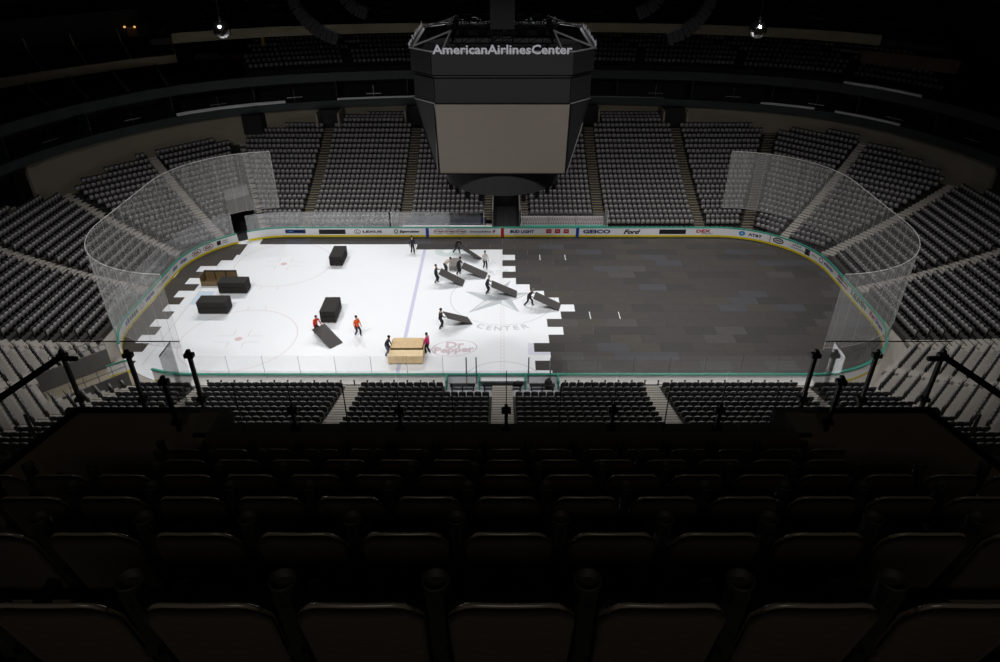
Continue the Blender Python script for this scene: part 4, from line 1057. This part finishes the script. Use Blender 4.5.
def elbow(s, h, l1, l2, bend):
    d = h - s; D = min(d.length, (l1 + l2) * .995); u = d.normalized(); h2 = s + u * D
    a = (l1 * l1 - l2 * l2 + D * D) / (2 * D); q = math.sqrt(max(0, l1 * l1 - a * a))
    b = (bend - u * bend.dot(u)).normalized(); return s + u * a + b * q, h2
def person(label, loc, heading, top, legs, hair='dark', lean=0.1, stride=.18, width=.11, hands=None, skin=SKIN, shoes=SHOE, crouch=0.0, side=0, h=1.0):
    """local frame: +X forward, +Y left, feet on z = 0; hands: two world points or None for hanging arms"""
    g = thing('person', label, 'person', (loc[0], loc[1], 0.002), heading)
    M_ = Matrix.Translation((loc[0], loc[1], .002)) @ Matrix.Rotation(heading, 4, 'Z'); Mi = M_.inverted()
    hz = .90 - crouch - stride * stride * .35; hip = Vector((0, 0, hz)); ax = Vector((math.sin(lean), 0, math.cos(lean)))
    fwd = Vector((math.cos(lean), 0, -math.sin(lean)))
    waist = hip + Vector((math.sin(lean * .6), 0, math.cos(lean * .6))) * .20; chest = waist + ax * .26; neckb = chest + ax * .13; head = neckb + ax * .12 + Vector((0, 0, .05)); crown = head + ax * .07 + Vector((0, 0, .07))
    J = [(hip, (.06, .08)), (waist, (.08, .115)), (chest, (.11, .16)), (neckb, .062), (head, (.085, .08)), (crown, (.08, .078)), (head + fwd * .095 + Vector((0, 0, -.005)), .02)]
    E_ = [(0, 1), (1, 2), (2, 3), (3, 4), (4, 5), (4, 6)]
    tp = [(hip + Vector((0, 0, -.13)), (.155, .185)), (waist, (.14, .175)), (chest, (.14, .19)), (neckb + ax * .03, .085)]; te = [(0, 1), (1, 2), (2, 3)]
    lp = [(hip + Vector((0, 0, .15)), (.13, .165)), (hip - Vector((0, 0, .03)), (.145, .18))]; le = [(0, 1)]
    feet = []
    for k, sy in enumerate((1, -1)):
        sh = chest + ax * .07 + Vector((0, sy * .19, 0))
        if hands: tgt = Mi @ Vector(hands[k])
        else: tgt = sh + Vector((.08 * (1 if k == side else -1) + .08, sy * .07, -.54))
        el, wr = elbow(sh, tgt, .29, .27, Vector((-.6, sy * .5, -.6)))
        n = len(J); dr = (wr - el).normalized(); lat = Vector((0, 1, 0)).cross(dr).normalized() if abs(dr.y) < .9 else Vector((1, 0, 0)); acr = dr.cross(lat).normalized()
        palm = wr + dr * .065
        J += [(sh, .062), (el, .043), (wr, .031), (palm, (.024, .034))]; E_ += [(2, n), (n, n + 1), (n + 1, n + 2), (n + 2, n + 3)]
        for fi, (off, ln) in enumerate(((-.030, .062), (-.010, .075), (.010, .072), (.029, .055))):
            b_ = palm + acr * off + dr * .025; m_ = b_ + dr * ln * .55 + lat * .006; e_ = m_ + dr * ln * .35 - Vector((0, 0, .02))
            q = len(J); J += [(b_, .0095), (m_, .0085), (e_, .0075)]; E_ += [(n + 3, q), (q, q + 1), (q + 1, q + 2)]
        q = len(J); J += [(wr + dr * .035 - acr * sy * .035, .011), (wr + dr * .07 - acr * sy * .055, .009)]; E_ += [(n + 2, q), (q, q + 1)]
        t = len(tp); tp += [(sh, .075), (el, .056), (wr - dr * .015, .044)]; te += [(2, t), (t, t + 1), (t + 1, t + 2)]
        hj = hip + Vector((0, sy * .085, -.05)); ft = Vector(((stride if k == 0 else -stride), sy * width, .075))
        kn, an = elbow(hj, ft, .43, .43, Vector((1, 0, 0)))
        n = len(J); J += [(hj, .065), (kn, .05), (an, .040), (an + Vector((.10, sy * .015, -.04)), .036)]; E_ += [(0, n), (n, n + 1), (n + 1, n + 2), (n + 2, n + 3)]
        t = len(lp); lp += [(hj, .115), (kn, .088), (an + Vector((0, 0, -.02)), .075)]; le += [(1, t), (t, t + 1), (t + 1, t + 2)]
        feet.append(an)
    body = skin_mesh('body', J, E_, 0, skin, g)
    skin_mesh('jacket', tp, te, 0, CL[top], g); skin_mesh('trousers', lp, le, 1, CL[legs], g)
    for k, an in enumerate(feet):
        sy = 1 if k == 0 else -1
        skin_mesh('shoe', [(an + Vector((-.045, 0, -.035)), .047), (an + Vector((.06, sy * .01, -.042)), .043), (an + Vector((.15, sy * .02, -.046)), .034)], [(0, 1), (1, 2)], 0, shoes, g)
    c = head.lerp(crown, .72) - fwd * .022; mb = MB(); vs = []; fs = []
    for i in range(7):
        for kk in range(12):
            a = PI * .58 * i / 6; t_ = 2 * PI * kk / 12; d_ = ax * math.cos(a) * .108 + (fwd * math.cos(t_) * .112 + Vector((0, 1, 0)) * math.sin(t_) * .097) * math.sin(a)
            vs.append(c + d_ - (ax * .05 if i == 6 and math.cos(t_) < .3 else Vector()))
    for i in range(6):
        for kk in range(12): fs.append((i * 12 + kk, (i + 1) * 12 + kk, (i + 1) * 12 + (kk + 1) % 12, i * 12 + (kk + 1) % 12))
    smooth(mb.add(vs, fs).build('hair', HAIR[hair], g))
    return g
def grip(key, a=.36, b=-.36, dz=.0):
    m, wv = CP[key]; return (m + wv * a + Vector((-.02, 0, dz)), m + wv * b + Vector((-.02, 0, dz)))
def hd(key, loc):
    m, wv = CP[key]; return math.atan2(m.y - loc[1], m.x - loc[0])
def worker(key, label, dist=.42, lat=0.0, **k):
    m, wv = CP[key]; back = Vector((wv.y, -wv.x, 0)); back.z = 0
    if back.x > 0: back = -back
    loc = Vector((m.x, m.y, 0)) + back.normalized() * dist + Vector((wv.x, wv.y, 0)) * lat
    head = math.atan2(-back.y, -back.x); hs = grip(key)
    return person(label, (loc.x, loc.y), head, hands=hs, **k)
worker('A', 'person in black bending wide legged over the farthest carried panel', lean=.75, stride=.30, top='black', legs='charcoal', hair='dark', dist=.55)
worker('B', 'person in black dragging a panel beside the low grey stack', lean=.4, stride=.12, top='black', legs='black', hair='dark', lat=-.1)
worker('C', 'person in black upright at the left end of a dragged panel', lean=.08, stride=.10, top='black', legs='black', hair='brown', dist=.38)
worker('D', 'person in black dragging a panel over the star logo', lean=.35, stride=.08, top='black', legs='black', hair='grey', dist=.42)
worker('E', 'person in black striding beside the laid floor, bent over a panel', lean=.7, stride=.34, top='black', legs='charcoal', hair='grey', dist=.52)
worker('F', 'person in black holding up a panel left of the CENTER lettering', lean=.15, stride=.14, top='black', legs='charcoal', hair='dark', dist=.42)
worker('G', 'person in red top pulling a sloping panel beside a stack', lean=.45, stride=.14, top='red', legs='black', hair='dark', dist=.40)
person('person in white top and black trousers walking behind the carried panels', (-1.65, 5.78), -1.2, 'white', 'black', hair='dark', lean=.08, stride=.14)
person('person in pale shirt bending down towards the low grey stack', (-5.4, 4.83), .35, 'beige', 'black', hair='dark', lean=1.05, stride=.20, hands=((-4.72, 5.3, .52), (-4.72, 4.75, .40)))
person('person in dark clothes standing at the far edge of the white ice', (-8.91, 9.2), -1.1, 'navy', 'charcoal', hair='dark', lean=.05, stride=.12)
person('person in bright orange jacket walking on the open ice', (-11.61, -6.12), -.7, 'orange', 'navy', hair='dark', lean=.08, stride=.22, shoes=SHOEB)
person('person in bright pink top at the right side of the pale crate', (-5.72, -8.73), 2.7, 'pink', 'black', hair='dark', lean=.12, stride=.12, hands=((-6.02, -9.0, .84), (-6.02, -8.5, .84)))
person('person in dark jacket and jeans leaning on the left side of the pale crate', (-8.86, -9.0), -.1, 'navy', 'jeans', hair='dark', lean=.45, stride=.10, hands=((-8.52, -8.75, .84), (-8.52, -9.2, .80)))

# ------------------------------------------------------------------ the upper deck in the foreground
E0Y, E0Z = -53.07, 29.6
def rowY_(k): return E0Y + 1.426 + .849 * k
def rowTop(k): return E0Z - 1.911 - .623 * k
DECK = mat('deck_floor', (60, 52, 44), .8, noise=.15, nscale=2); CARPET = mat('deck_carpet', (98, 88, 70), .9, noise=.15, nscale=3)
mb = MB()
for k in range(-1, 6):
    z = rowTop(k) - .86; y0 = rowY_(k) - .20; y1 = rowY_(k + 1) - .20
    xw = 4.9 if k < 4 else 3.85
    if k == 5: y1 = -46.1
    mb.box(-xw, xw, y0, y1, z - .9, z)
structure(mb.build('deck_terrace', DECK))
ZF = 23.55
for sx in (-1, 1):
    nm = 'left' if sx < 0 else 'right'
    structure(MB().prism([(sx * 3.95, -48.6), (sx * 6.7, -48.6), (sx * 6.0, -45.47), (sx * 3.95, -45.47)][::sx], ZF - .5, ZF).build('platform_floor', CARPET))
    m2 = MB()
    for j in range(5): m2.box(min(sx * 6.75, sx * (4.6 + .02 * j)), max(sx * 6.75, sx * (4.6 + .02 * j)), -48.9 - .45 * j - .45, -48.9 - .45 * j, ZF - .5, ZF + .31 * (j + 1))
    structure(m2.build('deck_steps', DECK))
structure(MB().box(-3.85, 3.85, -46.1, -45.74, 22.0, 23.55).build('deck_front', mat('deck_edge', (40, 40, 38), .7, noise=.1)))
structure(MB().box(-6.1, -3.8, -45.5, -45.42, 22.2, 23.58).box(3.8, 6.1, -45.5, -45.42, 22.2, 23.58).build('deck_front', MATS['deck_edge']))
# upper deck seat: curved perforated back, tipped pan, arm with cup holder
PERF = mat('perforated_black', (66, 60, 53), .42, noise=.06, nscale=4); LIP = mat('seat_lip_glint', (92, 84, 76), .25); ARM = mat('arm_black', (24, 23, 22), .65, spec=.25)  # LIP lighter than the back: glint of the top edge put in colour
nt = PERF.node_tree; tc = nt.nodes.new('ShaderNodeTexCoord'); vo = nt.nodes.new('ShaderNodeTexVoronoi'); vo.inputs['Scale'].default_value = 85; vo.inputs['Randomness'].default_value = 0.0
bp = nt.nodes.new('ShaderNodeBump'); bp.inputs['Strength'].default_value = .6; bp.inputs['Distance'].default_value = .004
nt.links.new(tc.outputs['Object'], vo.inputs['Vector']); nt.links.new(vo.outputs['Distance'], bp.inputs['Height']); nt.links.new(bp.outputs['Normal'], nt.nodes['Principled BSDF'].inputs['Normal'])
def shell(wd, h0, h1, r, depth, thick, tilt, y0, arch=.02, nu=14, nv=8):
    """rounded, horizontally curved plate; faces +Y, origin at the bottom"""
    mb = MB(); fr, bk = [], []
    for j in range(nv + 1):
        v = j / nv; z = h0 + (h1 - h0) * v
        for i in range(nu + 1):
            u = i / nu * 2 - 1; hw_ = wd / 2
            top = h1 + arch * (1 - u * u) - (max(0, abs(u) * hw_ - (hw_ - r)) ** 2) / r * 1.0
            zz = h0 + (top - h0) * v; hw2 = hw_ * (1 - .03 * (1 - v))
            x = u * hw2; y = y0 - (zz - h0) * tilt + depth * u * u
            fr.append((x, y, zz)); bk.append((x, y - thick, zz))
    W = nu + 1; n = len(fr); fs = []
    for j in range(nv):
        for i in range(nu):
            a = j * W + i; fs.append((a + 1, a, a + W, a + W + 1)); fs.append((n + a, n + a + 1, n + a + W + 1, n + a + W))
    rim = [j * W for j in range(nv + 1)] + [nv * W + i for i in range(1, W)] + [j * W + nu for j in range(nv - 1, -1, -1)] + [i for i in range(nu - 1, 0, -1)]
    for a, b in zip(rim, rim[1:] + rim[:1]): fs.append((a, b, n + b, n + a))
    mb.add(fr + bk, fs); return mb, [bk[nv * W + i] for i in range(W)]
def make_upper_seat():
    root = thing('stadium_seat', '', 'seat')
    mb, rim = shell(.42, .34, .86, .085, .012, .022, .20, .10, .008); bk_ = smooth(mb.build('backrest', PERF, root))
    lip = MB().tube([(x, y + .011, z + .002) for x, y, z in rim[1:-1]], .0085, 8); smooth(lip.build('top_lip', LIP, bk_))
    mb, _ = shell(.40, .30, .58, .10, .02, .035, -.06, .21, .0, 8, 5); smooth(mb.build('seat_pan', PERF, root))
    a = MB().box(-.272, -.228, .02, .32, .54, .58).bar((-.25, .055, .87), (-.25, .14, 0.0), .055, .07); am_ = a.build('armrest', ARM, root)
    c = MB(); prof = [(.026, -.07), (.036, -.065), (.044, .02), (.047, .03), (.047, .04), (.040, .04), (.034, -.05)]; c.lathe(prof, (-.25, .06, .865), 16); smooth(c.build('cup_holder', ARM, am_))
    return root
proto = make_upper_seat(); kids = list(proto.children)
def copy_seat():
    c = proto.copy(); COL.objects.link(c)
    for ch in kids:
        d = ch.copy(); COL.objects.link(d); d.parent = c
        for g in ch.children: e = g.copy(); COL.objects.link(e); e.parent = d
    return c
ROWN = ['nearest', 'second nearest', 'third nearest', 'fourth nearest', 'fifth nearest', 'frontmost']
first = True
for k in range(6):
    D = 2.22 + 1.05 * k; lim = {4: 3.3, 5: 3.6}.get(k, min(D * .725 + .32, 4.55))
    xs = [.03 + .5 * i for i in range(-10, 11) if abs(.03 + .5 * i) <= lim]
    for n, x in enumerate(xs):
        o = proto if first else copy_seat(); first = False
        o.location = (x, rowY_(k), rowTop(k) - .872); o['label'] = 'dark perforated upper deck seat, %s from left in the %s row' % (ORD[n + 1], ROWN[k]); o['group'] = 'upper deck seats in the foreground'

# glass railing along the deck front
def clamp_post(mb, x, y, z0, z1, w_=.046):
    mb.box(x - w_ / 2, x + w_ / 2, y - .025, y + .025, z0, z1)
    for z in (z1 - .09, max(z0, 0) + .14): mb.box(x - .062, x + .062, y - .04, y + .04, z - .022, z + .034)
fr = thing('glass_railing', 'clear glass railing on short black posts along the front of the seats', 'railing', (0, -46.0, ZF))
xs = [.05 + 1.39 * i for i in range(-2, 3)]
for i, x in enumerate(xs):
    m = MB(); clamp_post(m, x, 0, 0, .52); m.build('clamp_post', METAL, fr)
for i in range(-3, 3):
    a = .05 + 1.39 * i; b = a + 1.39; a = max(a, -4.12); b = min(b, 4.12)
    MB().box(a + .012, b - .012, -.006, .006, .04, 1.06).build('glass_pane', RGLASS, fr)
MB().box(-4.12, 4.12, -.03, .03, 0, .035).build('bottom_rail', METAL, fr)
for i in range(-5, 6):
    x = .05 + .695 * i
    MB().box(x - .006, x + .006, -.008, .008, .04, 1.06 if i == 0 else .86).build('pane_joint', METAL, fr)
for sx, nm in ((-1, 'left'), (1, 'right')):
    pr = thing('glass_railing', 'glass railing with tall black clamp posts round the %s platform' % nm, 'railing', (0, -45.49, ZF))
    for x in (4.2, 5.02, 5.9):
        m = MB(); clamp_post(m, sx * x, .10, -.30, .97); m.build('clamp_post', METAL, pr)
    m = MB(); clamp_post(m, sx * 4.35, -.40, -.2, .90); m.build('clamp_post', METAL, pr)
    for (a, b) in ((4.22, 5.0), (5.04, 5.88)): MB().box(min(sx * a, sx * b), max(sx * a, sx * b), -.006, .006, .04, 1.17).build('glass_pane', RGLASS, pr)
    MB().bar((sx * 4.33, -.03, .6), (sx * 4.33, -.36, .6), .012, 1.17).build('glass_pane', RGLASS2, pr)
    tb = MB(); 
    for (a, b) in ((4.22, 5.0), (5.04, 5.88)): tb.box(min(sx * a, sx * b), max(sx * a, sx * b), -.008, .008, 1.168, 1.176)
    tb.bar((sx * 4.33, -.03, 1.175), (sx * 4.33, -.36, 1.175), .010); tb.build('glass_edge', METAL, pr)
    lo = MB().box(min(sx * 4.2, sx * 5.95), max(sx * 4.2, sx * 5.95), -.03, .03, 0.0, .06); lo.build('bottom_rail', METAL, pr)
    C0 = Vector((sx * 5.9, 0, 0)); C1 = Vector((sx * 6.28, -1.35, 0)); C2 = Vector((sx * 6.7, -2.8, .35))
    m = MB(); clamp_post(m, C1.x, C1.y, 0, .95); m.build('clamp_post', METAL, pr)
    up_ = Vector((0, 0, .90)); MB().bar(C0 + up_, C1 + up_, .06, .06).bar(C1 + up_, C2 + up_ + Vector((0, 0, .25)), .06, .06).bar(C0 + up_, C0 + up_ + Vector((-sx * .26, .0, 0)), .05, .05).build('top_rail', METAL, pr)
    MB().bar(C0 + Vector((0, 0, .05)), C1 + Vector((0, 0, .05)), .05, .08).bar(C1 + Vector((0, 0, .05)), C2 + Vector((0, 0, .15)), .05, .08).build('bottom_rail', METAL, pr)
    MB().bar(C0 + Vector((0, 0, .48)), C1 + Vector((0, 0, .48)), .012, .80).build('glass_pane', RGLASS, pr)
    m = C0.lerp(C1, .5); MB().bar((m.x, m.y, 0), (m.x, m.y, .5), .03).build('stub_post', STEEL, pr)
